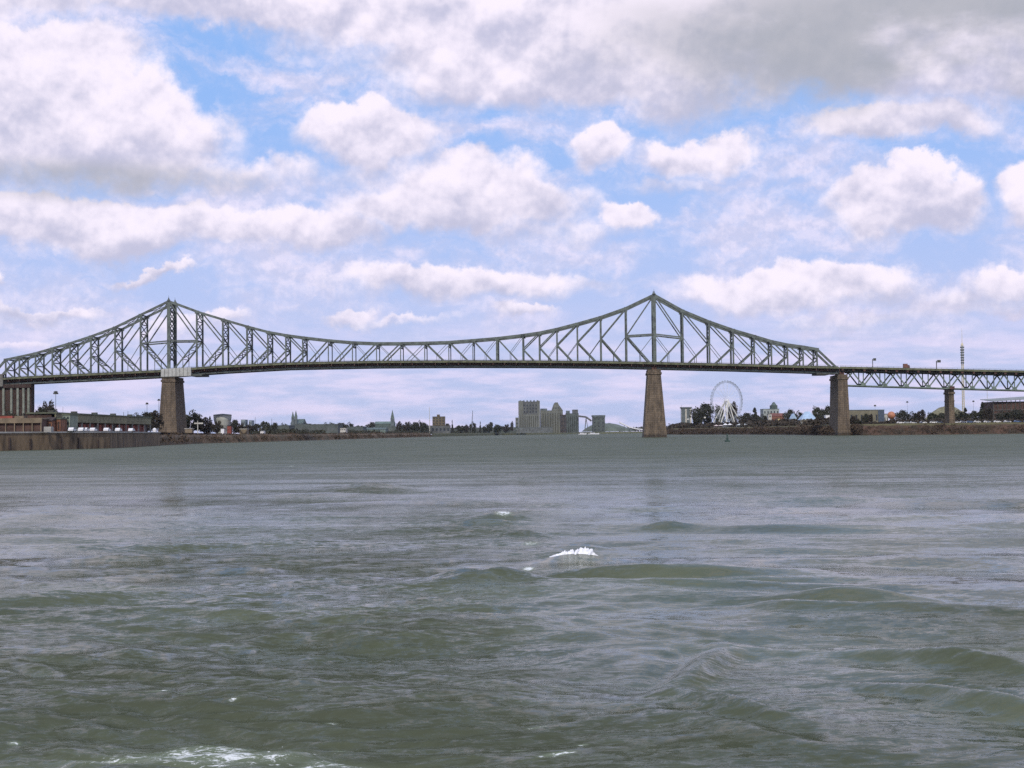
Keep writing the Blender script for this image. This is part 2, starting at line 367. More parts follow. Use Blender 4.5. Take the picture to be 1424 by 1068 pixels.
st = k.rng(k.noise(k.v('MULTIPLY', t, (.5, 1., 1)), .11, 4, .55), .36, .62, .35, 1.)
hsum = k.m('ADD', k.m('MULTIPLY', n1, k.m('MULTIPLY', st, .095)), k.m('ADD', k.m('MULTIPLY', n2, k.m('MULTIPLY', st, .19)), k.m('MULTIPLY', n3, 1.3)))
ch = k.n('ShaderNodeAttribute', attribute_name='chop').outputs['Fac']
va = k.noise(k.v('MULTIPLY', t, (.42, 1., 1)), .45, 9, .86, out=1, dist=.25)          # wavelets of every size, as slopes
va = k.v('MULTIPLY', k.v('SUBTRACT', va, (.5, .5, .5)), (1.1, 2.3, 0))
vc = k.noise(k.v('MULTIPLY', t, (.3, 1., 1)), .07, 4, .7, out=1)
vc = k.v('MULTIPLY', k.v('SUBTRACT', vc, (.5, .5, .5)), (.25, .8, 0))
vf = k.noise(k.v('MULTIPLY', t, (.45, 1., 1)), 5., 5, .8, out=1, dist=.4)
va = k.v('ADD', va, k.v('MULTIPLY', k.v('SUBTRACT', vf, (.5, .5, .5)), (1.5, 3.0, 0)))
amt = k.m('ADD', .16, k.m('MULTIPLY', ch, .95))
nn = k.v('ADD', k.v('ADD', k.n('ShaderNodeNewGeometry').outputs['Normal'], k.v('SCALE', va, scale=amt)), vc)
nn = k.v('NORMALIZE', nn)
k.put(b.inputs['Normal'], nn)
fa = k.n('ShaderNodeAttribute', attribute_name='foam').outputs['Fac']
fn = k.noise(k.v('MULTIPLY', t, (.8, 1., 1)), 9., 8, .74, dist=.6)
fleck = k.m('MULTIPLY', k.rng(k.noise(k.v('MULTIPLY', t, (.7, 1.6, 1)), 2.2, 6, .7), .73, .77), k.rng(k.noise(t, .12, 2), .45, .65))
fm = k.m('MAXIMUM', k.rng(k.m('ADD', fa, k.m('MULTIPLY', k.m('SUBTRACT', fn, .5), 3.4)), .60, 1.05), k.m('MULTIPLY', fleck, .5))
fm = k.m('MULTIPLY', fm, k.m('GREATER_THAN', k.m('ADD', fa, fleck), .06))
chop = k.n('ShaderNodeBsdfDiffuse'); chop.inputs[0].default_value = (.066, .074, .048, 1)  # dull colour painted in streaks where ruffled wavelets would mirror less sky
c1_ = k.noise(k.v('MULTIPLY', t, (.22, 1., 1)), .16, 9, .68, dist=.6)
c2_ = k.noise(k.v('MULTIPLY', t, (.4, 1., 1)), 2.6, 6, .65, dist=.6)
c3_ = k.noise(k.v('MULTIPLY', t, (.4, 1., 1)), 8., 5, .7, dist=.5)
chf = k.m('MULTIPLY', k.m('ADD', k.m('MULTIPLY', k.rng(c3_, .46, .60), .34), k.m('ADD', k.rng(c1_, .42, .58, .0, .48), k.rng(c2_, .46, .60, 0., .32))), k.m('MULTIPLY', k.rng(ch, 0., .9, .25, 1.), k.rng(sy_.outputs[1], 60, 200, 1., .55)))
bw = k.n('ShaderNodeMixShader'); k.put(bw.inputs[0], chf); k.put(bw.inputs[1], b.outputs[0]); k.put(bw.inputs[2], chop.outputs[0])
df = k.n('ShaderNodeBsdfDiffuse'); df.inputs[0].default_value = (.72, .74, .72, 1)
milk = k.n('ShaderNodeBsdfDiffuse'); milk.inputs[0].default_value = (.20, .24, .16, 1)
mx0 = k.n('ShaderNodeMixShader'); k.put(mx0.inputs[0], k.rng(fa, .1, .8, 0, .55)); k.put(mx0.inputs[1], bw.outputs[0]); k.put(mx0.inputs[2], milk.outputs[0])
mx = k.n('ShaderNodeMixShader'); k.put(mx.inputs[0], k.m('MULTIPLY', fm, .9)); k.put(mx.inputs[1], mx0.outputs[0]); k.put(mx.inputs[2], df.outputs[0])
k.put(wm.node_tree.nodes['Material Output'].inputs[0], mx.outputs[0])
me.materials.append(wm)
ro = bpy.data.objects.new('river', me); C.objects.link(ro); tag(ro, 'choppy grey green river water', kind='structure')

# breaking crest: lumpy heap of foam
def whitecap(px, py, wid, hgt, dep, seed, label):
    c = WP(px, py); r = random.Random(seed); mb = MB()
    nx, ny = 70, 22; vs = []; fs = []
    for j in range(ny + 1):
        for i in range(nx + 1):
            u = i / nx; v = j / ny
            prof = (math.sin(math.pi * u) ** .6) * (.25 + .75 * u ** 1.1) * (1 if u < .86 else (1 - u) / .14)
            n_ = noise.fractal(Vector((u * 9 + seed, v * 3, seed)), .7, 2.1, 6)
            x = (u - .5) * wid + .04 * n_; y = (v - .5) * dep * (.5 + .5 * prof) * (.75 + .5 * noise.noise(Vector((u * 11, 0, seed))))  + .05 * noise.noise(Vector((u * 14, v * 5, seed + 3)))
            z = prof * hgt * (math.sin(math.pi * v) ** .7) * (.8 + .6 * n_) * (.95 + .22 * noise.fractal(Vector((u * 16, v * 6, seed + 7)), .9, 2., 3)) - .05
            vs.append((x, y, z))
    for j in range(ny):
        for i in range(nx):
            a = j * (nx + 1) + i; fs.append((a, a + 1, a + nx + 2, a + nx + 1))
    mb.add(vs, fs)
    zc = float(Z[(np.abs(XX - c.x) < wid * .5) & (np.abs(YY - c.y) < 1.2)].max()) - .06
    o = mb.build('wave_foam', mat('foam', (.80, .80, .82), .9, .12, 9, bump=.04), smooth=True); o.location = (c.x, c.y, zc)
    return tag(o, label, 'foam', kind='stuff')
whitecap(799, 781, 1.5, .42, .95, 1, 'bright white breaking wave crest in the middle of the river')

# ------------------------------------------------------------------ land
def bank(name, pts, ztop, back, m, slope=7., seed=0, label=None, sub=14):
    """pts: world (x,y) shoreline left to right; back: (dx,dy) direction inland length"""
    line = []
    for (a, b_) in zip(pts[:-1], pts[1:]):
        L = math.dist(a, b_); n_ = max(1, int(L / sub))
        for i in range(n_): line.append((a[0] + (b_[0] - a[0]) * i / n_, a[1] + (b_[1] - a[1]) * i / n_))
    line.append(pts[-1]); mb = MB(); vs = []; fs = []
    prof = [(0, -2), (.0, -.2), (.25, .3), (.6, .75), (1, 1), (3, 1.0), (12, 1.02)]
    d = Vector((back[0], back[1])).normalized()
    for i, (x, y) in enumerate(line):
        nz = noise.noise(Vector((i * .35, seed, 0))) * 1.5
        for (s_, h) in prof:
            sl = slope * s_ + (nz if s_ < 1.2 else 0)
            z = ztop * h if h > 0 else h
            if 0 < h < 1.01: z += .5 * noise.noise(Vector((x * .15, y * .15 + s_ * 5, seed)))
            vs.append((x + d.x * sl, y + d.y * sl, z))
        vs.append((x + back[0], y + back[1], ztop))
    n_ = len(prof) + 1
    for i in range(len(line) - 1):
        for j in range(n_ - 1):
            a = i * n_ + j; fs.append((a, a + n_, a + n_ + 1, a + 1))
    mb.add(vs, fs); o = mb.build(name, m); return tag(o, label, kind='structure')
GR = mat('bank_earth', (.15, .095, .055), .95, .3, .12, col2=(.06, .05, .028), bump=.3)
GRASS = mat('grass', (.10, .095, .04), .95, .3, .15, col2=(.06, .07, .03))
ZL = 5.8; ZM = 4.6
def ZG(px): return ZL if px < 225 else (ZM if px < 930 else ZR)
shL = [(-400, 300), (-80, 425), (0, 446), (75, 470), (150, 505), (220, 630), (280, 770), (380, 930), (480, 1206), (600, 1880), (700, 2860), (820, 3500), (1000, 3700), (1500, 3900)]
shLw = [(XY(p, d), d) for p, d in shL]
qy = 4
bank('quay_ground', [(x - 1.5, y + 1.5) for x, y in shLw[:6]], ZL, (-500, 3500), GR, slope=.3, seed=1, label='flat quay ground on the left shore')
bank('riverbank', shLw[5:10], 4.6, (-800, 3500), GR, slope=10, seed=2, label='scrubby brown left riverbank')
bank('far_riverbank', shLw[9:], 4.5, (0, 6000), GRASS, slope=12, seed=3, label='low far riverbank', sub=40)
IB = mat('island_earth', (.08, .045, .028), .95, .3, .12, col2=(.04, .03, .018), bump=.3)
_k = N(IB.node_tree); _b = IB.node_tree.nodes['Principled BSDF']; _s = _k.n('ShaderNodeSeparateXYZ'); _t = _k.n('ShaderNodeTexCoord').outputs['Object']; _k.put(_s.inputs[0], _t)
_old = _b.inputs['Base Color'].links[0].from_socket
_k.put(_b.inputs['Base Color'], _k.mix(_k.rng(_k.m('ADD', _s.outputs[2], _k.m('MULTIPLY', _k.noise(_t, .2, 4), 2.5)), 6.9, 8.2), _old, (.105, .095, .04, 1)))
shR = [(928, 1800), (935, 1700), (1000, 1500), (1060, 1330), (1110, 1150), (1140, 1000), (1160, 970), (1186, 963), (1200, 932), (1300, 930), (1424, 930), (1800, 925)]
shRw = [(XY(p, d), d) for p, d in shR]
ZR = 7.4
bank('island_bank', shRw, ZR, (700, 2500), IB, slope=13, seed=4, label='brown grassy island bank on the right')

# quay wall: slabs with buttresses, stains and coping
QW = mat('quay_wall', (.20, .14, .08), .95, .3, .35, col2=(.065, .045, .028), detail=9, stretch=(1, 1, .35))
t = thing('quay_wall', 'stained tan concrete quay wall rising from the water on the left', 'quay wall', (*shLw[2], 0))
o_ = Vector((*shLw[2], 0)); mb = MB(); cp = MB(); bt = []; rn = random.Random(5)
for (a, b_) in zip(shLw[:5], shLw[1:6]):
    a = Vector((*a, 0)) - o_; b_ = Vector((*b_, 0)) - o_; d = (b_ - a).normalized(); L = (b_ - a).length
    mb.bar(a + Vector((0, 0, 2.2)), b_ + Vector((0, 0, 2.2)), 1.6, 6.6, up=(0, 0, 1)); cp.bar(a + Vector((0, 0, 5.75)), b_ + Vector((0, 0, 5.75)), 2.1, .5, up=(0, 0, 1))
    i = 4
    while i < L and len(bt) < 90:
        bt.append(a + d * i); i += rn.uniform(9, 17)
mb.build('wall', QW, t); cp.build('coping', CONC, t)
DK = mat('tarred_timber', (.045, .03, .025), .9, .3, 1.)
for p in bt:
    q = MB(); nrm = Vector((.35, -1, 0)).normalized()
    c = p + nrm * 1.1; q.box(c.x - .5, c.x + .5, c.y - .35, c.y + .35, .3, 2.6 + rn.random() * 1.6); q.build('fender', DK, t)

# ------------------------------------------------------------------ the cantilever bridge
A = math.atan(88 / F); YR = 968.0
RP = Vector((XY(909.6, YR), YR, 0))
TW = 15.6
ua = Vector((math.cos(A), -math.sin(A), 0)); na = Vector((math.sin(A), math.cos(A), 0))
def BP(px, py):
    v = ray(px, py); tt = (RP - CAM).dot(na) / v.dot(na); q = CAM + v * tt
    return ((q - RP).dot(ua), q.z)
def interp(tab, x):
    for (a, b_) in zip(tab[:-1], tab[1:]):
        if x <= b_[0]: f = (x - a[0]) / (b_[0] - a[0]); return a[1] + f * (b_[1] - a[1])
    return tab[-1][1]
DT = [(-200, 535), (0, 524.5), (48, 522), (227, 513.5), (300, 508), (400, 503.2), (520, 501), (640, 500.2), (740, 500.5), (850, 501.5), (909, 502.6), (1020, 505), (1130, 508), (1180, 509), (1424, 514.3), (1700, 521)]
DB = [(-200, 546), (0, 534.5), (48, 532), (227, 523.5), (300, 518), (400, 512.5), (520, 510.2), (640, 509.4), (740, 509.6), (850, 510.7), (909, 512), (1020, 514.5), (1130, 517.6), (1180, 519.5), (1424, 524)]
def dtop(px): return BP(px, interp(DT, px))
def dbot(px): return BP(px, interp(DB, px))
bridge = thing('cantilever_bridge', 'long grey green steel cantilever truss bridge crossing the whole river on stone piers', 'bridge', RP, -A)
#  near truss nodes: px, top py, K py (None: no K)
arms = {
 'RL': [(909.4, 410, 464.5), (870.6, 428.5, 466.8), (835.4, 441, 470.5), (802.7, 450.2, 475.5), (774.2, 457.6, 479.5), (749.8, 462.7, 482.7), (727, 466, 485.3)],
 'RR': [(909.4, 410, 464.5), (949, 432, 469.2), (986, 447.2, 476.8), (1019.3, 458.8, 482.7), (1048.6, 467.3, 488), (1072.6, 474.5, 492.6), (1095, 479.2, 495.8), (1116.6, 482.2, 498.8), (1136, 485.5, 500.5)],
 'LR': [(234.6, 419, 474), (273.6, 433.4, 473.5), (309.8, 444.3, 478), (343.5, 454, 482.3), (372.3, 461.5, 486), (397.5, 466, 488.2), (421, 469.2, 490.2)],
 'LL': [(234.6, 419, 474), (195.5, 438, 477.5), (160, 455.5, 487.5), (126.4, 468, 495), (97.4, 477.4, 500.8), (72.8, 484.6, 504.5), (49.4, 491.4, 509), (27, 496.3, 512), (8, 500.2, 514.5)]}
susp = [(456.5, 473.2), (490, 476), (523.5, 477.3), (557, 477.2), (590.5, 476.6), (624, 475.6), (657.5, 473), (691, 470.2)]
members = {'top': [], 'bot': [], 'vert': [], 'diag': [], 'thin': []}; sways = []
def node(px, py): s, z = BP(px, py); return (s, z)
def addv(px, top, kk, th):
    b_ = dbot(px); members['vert'].append(((top[0], b_[1]), top, th))
for key, arm in arms.items():
    prev = None
    for i, (px, ty, ky) in enumerate(arm):
        T = node(px, ty); K = node(px, ky); T = (T[0], T[1]); s = T[0]; K = (s, K[1]); B_ = (s, dbot(px)[1])
        if i > 0:
            main = .95 if i > 3 else 1.15
            members['top'].append((prev[0], T, 1.7 if key[0] == 'R' else 1.55)); members['bot'].append((prev[2], B_, 1.1))
            addv(px, T, K, main)
            members['diag'].append((prev[0], K, .8)); members['diag'].append((K, prev[2], 1.0))
            mid = ((K[0] + prev[2][0]) / 2, (K[1] + prev[2][1]) / 2)
            if i < 6:
                members['thin'].append((mid, (prev[1] if i > 1 else (prev[1][0], prev[1][1])), .38)); members['thin'].append((mid, (mid[0], B_[1]), .38))
            if i == 1: members['thin'].append((prev[1], K, .95))
            sways.append((T, K, B_, i))
        elif key in ('RL', 'LR'):
            members['vert'].append((B_, T, 2.3)); sways.append((T, K, B_, 0))
        prev = (T, K, B_)
    if key in ('RR', 'LL'):     # end post
        px = 1166 if key == 'RR' else -18
        e = dbot(px); members['top'].append((prev[0], (e[0], e[1] + 2.5), 1.5)); members['bot'].append((prev[2], e, 1.1)); members['vert'].append((e, (e[0], e[1] + 3), 1.3))
    arms[key] = arm + [prev]
sn = []
for px, ty in susp:
    T = node(px, ty); sn.append((T, (T[0], dbot(px)[1])))
La = arms['LR'][-1]; Ra = arms['RL'][-1]
chain = [(La[0], La[2])] + sn + [(Ra[0], Ra[2])]
for i in range(len(chain) - 1):
    (T0, B0), (T1, B1) = chain[i], chain[i + 1]
    members['top'].append((T0, T1, 1.55)); members['bot'].append((B0, B1, 1.1))
    if i < len(chain) - 2: members['vert'].append((B1, T1, 1.5 if i in (7,) else .6)); sways.append((T1, None, B1, 9))
    n_ = len(chain) - 1; c_ = n_ / 2
    if i < 4: D = (B0, T1); O = T0
    elif i > 4: D = (T0, B1); O = T1
    else: D = None
    if D:
        members['diag'].append((D[0], D[1], .95)); mid = ((D[0][0] + D[1][0]) / 2, (D[0][1] + D[1][1]) / 2)
        members['thin'].append((mid, O, .3)); members['thin'].append((mid, (mid[0], B0[1]), .3))
    else:
        members['thin'].append((T0, B1, .4)); members['thin'].append((B0, T1, .4))
for side in (0, 1):
    y = side * TW
    tr = thing('truss', None, None); tr.parent = bridge; tr['label'] = 'nearer steel truss' if side == 0 else 'farther steel truss'
    for key, nm in (('top', 'top_chord'), ('bot', 'bottom_chord')):
        mb = MB()
        for p, q, th in members[key]: mb.bar((p[0], y, p[1]), (q[0], y, q[1]), th * 1.0, .9 if key == 'top' else .8, up=(0, 1, 0))
        if key == 'top':
            for p, q, th in members[key]: mb.box(q[0] - 1.3, q[0] + 1.3, y - .55, y + .55, q[1] - 1.35, q[1] + .75)     # gusset plates
        mb.build(nm, STEEL, tr)
    for p, q, th in members['vert']: MB().bar((p[0], y, p[1]), (q[0], y, q[1]), th, .8).build('vertical_post', STEEL, tr)
    for p, q, th in members['diag']:
        mb = MB()
        off = .0
        mb.bar((p[0], y, p[1]), (q[0], y, q[1]), th, .6); mb.build('diagonal', STEEL, tr)
    for p, q, th in members['thin']: MB().bar((p[0], y, p[1]), (q[0], y, q[1]), th, .35).build('brace', STEEL, tr)
    mb = MB()
    for key in ('LR', 'RL'):
        T = arms[key][0]; s, z = BP(T[0], T[1])
        mb.lathe([(1.3, z + .4), (.9, z + 1.2), (.35, z + 1.7), (.5, z + 2.1), (.12, z + 2.7), (.03, z + 4.4)], 8, s, y)
    mb.build('finial', STEEL, tr)
# sway frames between the trusses
for T, K, B_, i in sways:
    mb = MB(); s = T[0]; zt = T[1]
    clear = B_[1] + 4.5 + 5.3
    zl = max((K[1] if K else zt - 3.2), clear)
    if i == 0: zl = clear + 2
    if zt - zl < .6: zl = zt - 1.2
    mb.bar((s, 0, zt), (s, TW, zt), .8, .8, up=(1, 0, 0)); mb.bar((s, 0, zl), (s, TW, zl), .7, .7, up=(1, 0, 0))
    nlev = max(1, round((zt - zl) / 6.5)); 
    for q in range(nlev):
        za = zl + (zt - zl) * q / nlev; zb = zl + (zt - zl) * (q + 1) / nlev
        mb.bar((s, 0, za), (s, TW, zb), .45, .45, up=(1, 0, 0)); mb.bar((s, 0, zb), (s, TW, za), .45, .45, up=(1, 0, 0))
        if q: mb.bar((s, 0, za), (s, TW, za), .6, .6, up=(1, 0, 0))
        if i == 0:
            mb.bar((s, TW / 2, za), (s, 0, (za + zb) / 2), .5, .5, up=(1, 0, 0)); mb.bar((s, TW / 2, za), (s, TW, (za + zb) / 2), .5, .5, up=(1, 0, 0))
            mb.bar((s, TW / 2, zb), (s, 0, (za + zb) / 2), .5, .5, up=(1, 0, 0)); mb.bar((s, TW / 2, zb), (s, TW, (za + zb) / 2), .5, .5, up=(1, 0, 0))
    if i == 0:   # portal arch
        for side in (0, 1):
            y0 = side * TW; sg = 1 - 2 * side
            pts = [(s, y0 + sg * (TW / 2 - TW / 2 * math.cos(a)), zl - 3.4 + 3.4 * math.sin(a)) for a in [j * math.pi / 12 for j in range(7)]]
            for p, q in zip(pts[:-1], pts[1:]): mb.bar(p, q, .8, .8, up=(1, 0, 0))
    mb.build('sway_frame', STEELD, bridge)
mb = MB()     # lateral bracing under the top chord
allT = sorted([T for T, K, B_, i in sways])
for a, b_ in zip(allT[:-1], allT[1:]):
    mb.bar((a[0], 0, a[1]), (b_[0], TW, b_[1]), .35); mb.bar((a[0], TW, a[1]), (b_[0], 0, b_[1]), .35)
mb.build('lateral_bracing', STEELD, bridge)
# lower-diagonal bracing planes near the towers (seen as dark lattice)
for key in ('LR', 'LL', 'RR', 'RL'):
    arm = arms[key]
    for i in range(1, 5):
        mb = MB()
        s0, zk = BP(arm[i][0], arm[i][2]); s1 = BP(arm[i - 1][0], arm[i - 1][1])[0]; zb = dbot(arm[i - 1][0])[1]
        fr = .52 if i < 3 else .4
        for q in range(2):
            f0_ = fr * q / 2; f1_ = fr * (q + 1) / 2
            a = (s0 + (s1 - s0) * f0_, zk + (zb - zk) * f0_); c = (s0 + (s1 - s0) * f1_, zk + (zb - zk) * f1_)
            mb.bar((a[0], 0, a[1]), (c[0], TW, c[1]), .4); mb.bar((a[0], TW, a[1]), (c[0], 0, c[1]), .4); mb.bar((c[0], 0, c[1]), (c[0], TW, c[1]), .4)
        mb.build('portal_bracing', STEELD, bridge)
# deck: slab, floor beams, stringers, railings
def strip(pxs, y0, y1, za, zb, m, name, parent, fn=dtop):
    mb = MB(); vs = []; fs = []
    for px in pxs:
        s, z = fn(px)
        vs += [(s, y0, z + za), (s, y1, z + za), (s, y1, z + zb), (s, y0, z + zb)]
    n_ = len(pxs)
    for i in range(n_ - 1):
        for j in range(4): a = 4 * i + j; b_ = 4 * i + (j + 1) % 4; fs.append((a, a + 4, b_ + 4, b_))
    fs += [(0, 1, 2, 3), (4 * n_ - 1, 4 * n_ - 2, 4 * n_ - 3, 4 * n_ - 4)]
    mb.add(vs, fs); return mb.build(name, m, parent)
pxd = [-18 + (1166 + 18) * i / 80 for i in range(81)]
strip(pxd, 1.0, TW - 1, -1.9, -1.5, ROAD, 'roadway', bridge)
strip(pxd, -3.4, -.6, -1.7, -1.3, STEELD, 'walkway', bridge); strip(pxd, TW + .6, TW + 3.4, -1.7, -1.3, STEELD, 'walkway', bridge)
strip(pxd, -3.6, -3.4, -2.1, -.9, mat('fascia', (.12, .125, .07), .8, .3, .3), 'fascia', bridge)
for y in (2.2, 5, 7.8, 10.6, 13.4): strip(pxd, y - .2, y + .2, -2.9, -1.91, SHADED, 'stringer', bridge)
mb = MB(); pr = MB()
for i, px in enumerate([-18 + (1166 + 18) * i / 148 for i in range(149)]):
    s, z = dtop(px)
    if i % 2 == 0: mb.box(s - .25, s + .25, -3.3, TW + 3.3, z - 3.6, z - 2.0 )
fb = mb.build('floor_beams', SHADED, bridge)
strip(pxd, -3.42, -3.3, .1, .22, STEELD, 'railing', bridge); 
for i in range(90):
    s, z = dtop(-18 + 1184 * (i + .5) / 90); MB().box(s - .08, s + .08, -3.42, -3.3, z - 1.3, z + .1).build('railing_post', STEELD, bridge)
strip(pxd, -.5, -.3, -3.7, -1.75, SHADED, 'plate_girder', bridge); strip(pxd, TW + .3, TW + .5, -3.7, -1.75, SHADED, 'plate_girder', bridge)
strip(pxd, .6, .75, -1.5, -.2, STEELD, 'crash_barrier', bridge)
# inspection walk below
for px in (272, 1143):
    s, z = dbot(px); MB().box(s - 4, s + 5, -2.5, TW + 2, z - 1.5, z - .3).build('maintenance_gantry', STEELD, bridge)

def pier(px, wt, wb, ztop, zb, y0, y1, name='pier', lab=None, m=STONE, parent=bridge):
    s = BP(px, 560)[0]
    mb = MB(); h = ztop - zb
    e0 = 2.0 * (wb - wt) / 4
    mb.frustum((s - wb / 2, s + wb / 2, y0 - e0, y1 + e0), (s - wt / 2, s + wt / 2, y0, y1), zb, ztop - 4)
    mb.box(s - wt / 2 - .3, s + wt / 2 + .3, y0 - .3, y1 + .3, ztop - 9, ztop - 8.2)
    p = mb.build(name, m, parent, label=lab)
    q = MB().box(s - wt / 2 - .6, s + wt / 2 + .6, y0 - .6, y1 + .6, ztop - 4, ztop - 2.6).box(s - wt / 2 - .1, s + wt / 2 + .1, y0 - .1, y1 + .1, ztop - 2.6, ztop - .7)
    q.build('cap', m, p)
    q = MB()
    for y in (0, TW): q.box(s - 1.6, s + 1.6, y - 1.2, y + 1.2, ztop - .7, ztop + 1.2)
    q.build('bearing', SHADED, p)
    return p
zR = dbot(909)[1]; zLp = dbot(240)[1]; zE = dbot(1168)[1]
pier(910.2, 8.8, 16.0, zR - .3, -3, -3, TW + 3)
pier(235.8, 9.0, 14.0, zLp - .3, 0, -3, TW + 3)
pier(1171, 6.2, 8.8, zE - .3, -3, -4.5, TW + 10)
# left end: colonnaded anchor pier
s0 = BP(-70, 560)[0]; s1 = BP(44.5, 560)[0]; ze = dbot(20)[1]
mb = MB().box(s0, s1, -1.2, 4.5, 0, ze - .6)
ap = mb.build('anchor_pier', STONED, bridge, label='dark anchor pier lined with pale pilasters at the left end')
for px in (-41, -26, -6, 6.5, 17.5, 26.3, 34.3, 41.3):
    s = BP(px, 560)[0]; z1 = BP(px, 539)[1]
    MB().box(s - .75, s + .75, -2.4, -1.2, 10, z1).build('pilaster', PALE, ap)
MB().box(s0 - .5, s1 + .5, -2.8, -1.2, ze - 3.0, ze - .6).build('cornice', STONED, ap)
s2 = BP(7, 520)[0]
MB().box(s0, s2, -4, -1, ze - 2, ze + 6).box(s0, s2 + 1, -4.3, -.8, ze + 6, ze + 6.6).build('end_block', mat('grimy_concrete', (.16, .15, .13), .9, .2, .4), ap)

# white sheeted scaffold on the near side of the left tower
sa, zt = BP(226, 512.5); sb, _ = BP(268, 512); zb = BP(240, 524.2)[1]
wt_ = thing('sheeted_scaffold', 'white sheeted work platform wrapped round the deck at the left tower', 'scaffold', RP + ua * sa + na * -4 + Vector((0, 0, zb)), -A)
mb = MB(); nx = 60; vs = []; fs = []
L = sb - sa; H = zt - zb
for i in range(nx + 1):
    x = L * i / nx; yy = .12 * math.sin(i * 1.9) + .06 * math.sin(i * 4.1); 
    z_b = .0 + .5 * i / nx; vs += [(x, yy, z_b), (x, yy, H * .5), (x, yy * .3, H + 1.0 * i / nx - .5), (x, 3.2, H + 1.0 * i / nx - .5), (x, 3.2, z_b)]
for i in range(nx):
    for j in range(5): a = i * 5 + j; b_ = i * 5 + (j + 1) % 5; fs.append((a, a + 5, b_ + 5, b_))
fs += [(0, 1, 2, 3, 4), tuple(nx * 5 + j for j in (4, 3, 2, 1, 0))]
mb.add(vs, fs).build('sheeting', WHITE, wt_)
mb = MB()
for i in range(9): mb.bar((L * i / 8, -.25, -.3), (L * i / 8, -.25, H + .9), .12)
mb.bar((0, -.25, -.3), (L, -.25, .2), .2); mb.build('scaffold_poles', STEELD, wt_)

# ------------------------------------------------------------------ right approach: deck truss on a slimmer pier
ap_ = thing('approach_viaduct', 'lower green Warren deck truss viaduct running off to the right edge', 'viaduct', RP, -A)
low = [1170.5, 1200.8, 1230.7, 1260.7, 1291, 1321, 1352.4, 1382.3, 1411, 1440, 1469, 1498]
up_ = [1185.5, 1215.8, 1245.7, 1275.6, 1306.5, 1336.5, 1367, 1396, 1425.5, 1454.5, 1483.5]
LC = [(1170, 535.6), (1315, 540), (1424, 542.8), (1520, 545.5)]
UC = [(1170, 516.8), (1424, 521.5), (1520, 523.5)]
def lc(px): return BP(px, interp(LC, px))
def uc(px): return BP(px, interp(UC, px))
GREEN = mat('viaduct_steel', (.17, .22, .18), .6, .25, .4, col2=(.09, .12, .09))
for side in (0, 1):
    y = side * TW; tr = thing('truss', None, None); tr.parent = ap_; tr['label'] = 'nearer deck truss' if side == 0 else 'farther deck truss'
    mb = MB(); m2 = MB()
    for a, b_ in zip(low[:-1], low[1:]):
        p = lc(a); q = lc(b_); mb.bar((p[0], y, p[1]), (q[0], y, q[1]), .75, .7)
    for p_ in low[1:]:
        p = lc(p_); mb.add([(p[0] - 2.2, y - .4, p[1] - .3), (p[0] + 2.2, y - .4, p[1] - .3), (p[0] + .7, y - .4, p[1] + 2), (p[0] - .7, y - .4, p[1] + 2), (p[0] - 2.2, y + .4, p[1] - .3), (p[0] + 2.2, y + .4, p[1] - .3), (p[0] + .7, y + .4, p[1] + 2), (p[0] - .7, y + .4, p[1] + 2)],
                           [(0, 1, 2, 3), (7, 6, 5, 4), (0, 4, 5, 1), (1, 5, 6, 2), (2, 6, 7, 3), (3, 7, 4, 0)])
        u_ = uc(p_); MB().bar((p[0], y, p[1]), (p[0], y, u_[1]), .6, .5).build('vertical_post', GREEN, tr)
    mb.build('bottom_chord', GREEN, tr)
    for i, p_ in enumerate(up_):
        u_ = uc(p_)
        for q_ in (low[i], low[i + 1]):
            q = lc(q_)
            if i == 0 and q_ == low[0]: q = (q[0] + 1.5, q[1] + .5)
            MB().bar((u_[0], y, u_[1]), (q[0], y, q[1]), .85, .5).build('diagonal', GREEN, tr)
        m2.box(u_[0] - 2.3, u_[0] + 2.3, y - .5, y + .5, u_[1] - .4, u_[1] + 1.6)
    for a, b_ in zip([1170] + up_[:-1], up_):
        p = uc(a); q = uc(b_); m2.bar((p[0], y, p[1] + .5), (q[0], y, q[1] + .5), 1.0, .8)
    m2.build('top_chord', STEELD, tr)
pxv = [1167 + (1500 - 1167) * i / 40 for i in range(41)]
strip(pxv, -3.4, TW + 3.4, -1.7, -1.2, ROAD, 'roadway', ap_); strip(pxv, -3.6, -3.4, -2.0, -.6, MATS['fascia'], 'fascia', ap_)
for y in (3, 6.5, 10, 13): strip(pxv, y - .25, y + .25, -3.2, -1.71, SHADED, 'stringer', ap_)
mb = MB(); pr = MB()
for px in sorted(low + up_):
    s, z = dtop(px); mb.box(s - .7, s + .7, -3.2, TW + 3.2, z - 3.4, z - 1.75)
mb.build('floor_beams', SHADED, ap_)
for i in range(45):
    s, z = dtop(1167 + 333 * i / 45); MB().box(s - .06, s + .06, -3.42, -3.3, z - 1.2, z).build('railing_post', STEELD, ap_)
strip(pxv, -3.42, -3.3, .0, .12, STEELD, 'railing', ap_)
mb = MB()
for a, b_ in zip(low[:-1], low[1:]):
    p = lc(a); q = lc(b_); mb.bar((p[0], 0, p[1]), (q[0], TW, q[1]), .3); mb.bar((p[0], TW, p[1]), (q[0], 0, q[1]), .3)
    mb.bar((q[0], 0, q[1]), (q[0], TW, q[1]), .5)
mb.build('lateral_bracing', STEELD, ap_)
pier(1324, 3.2, 4.0, lc(1321)[1] + .2, 2, 1, 13, parent=ap_)
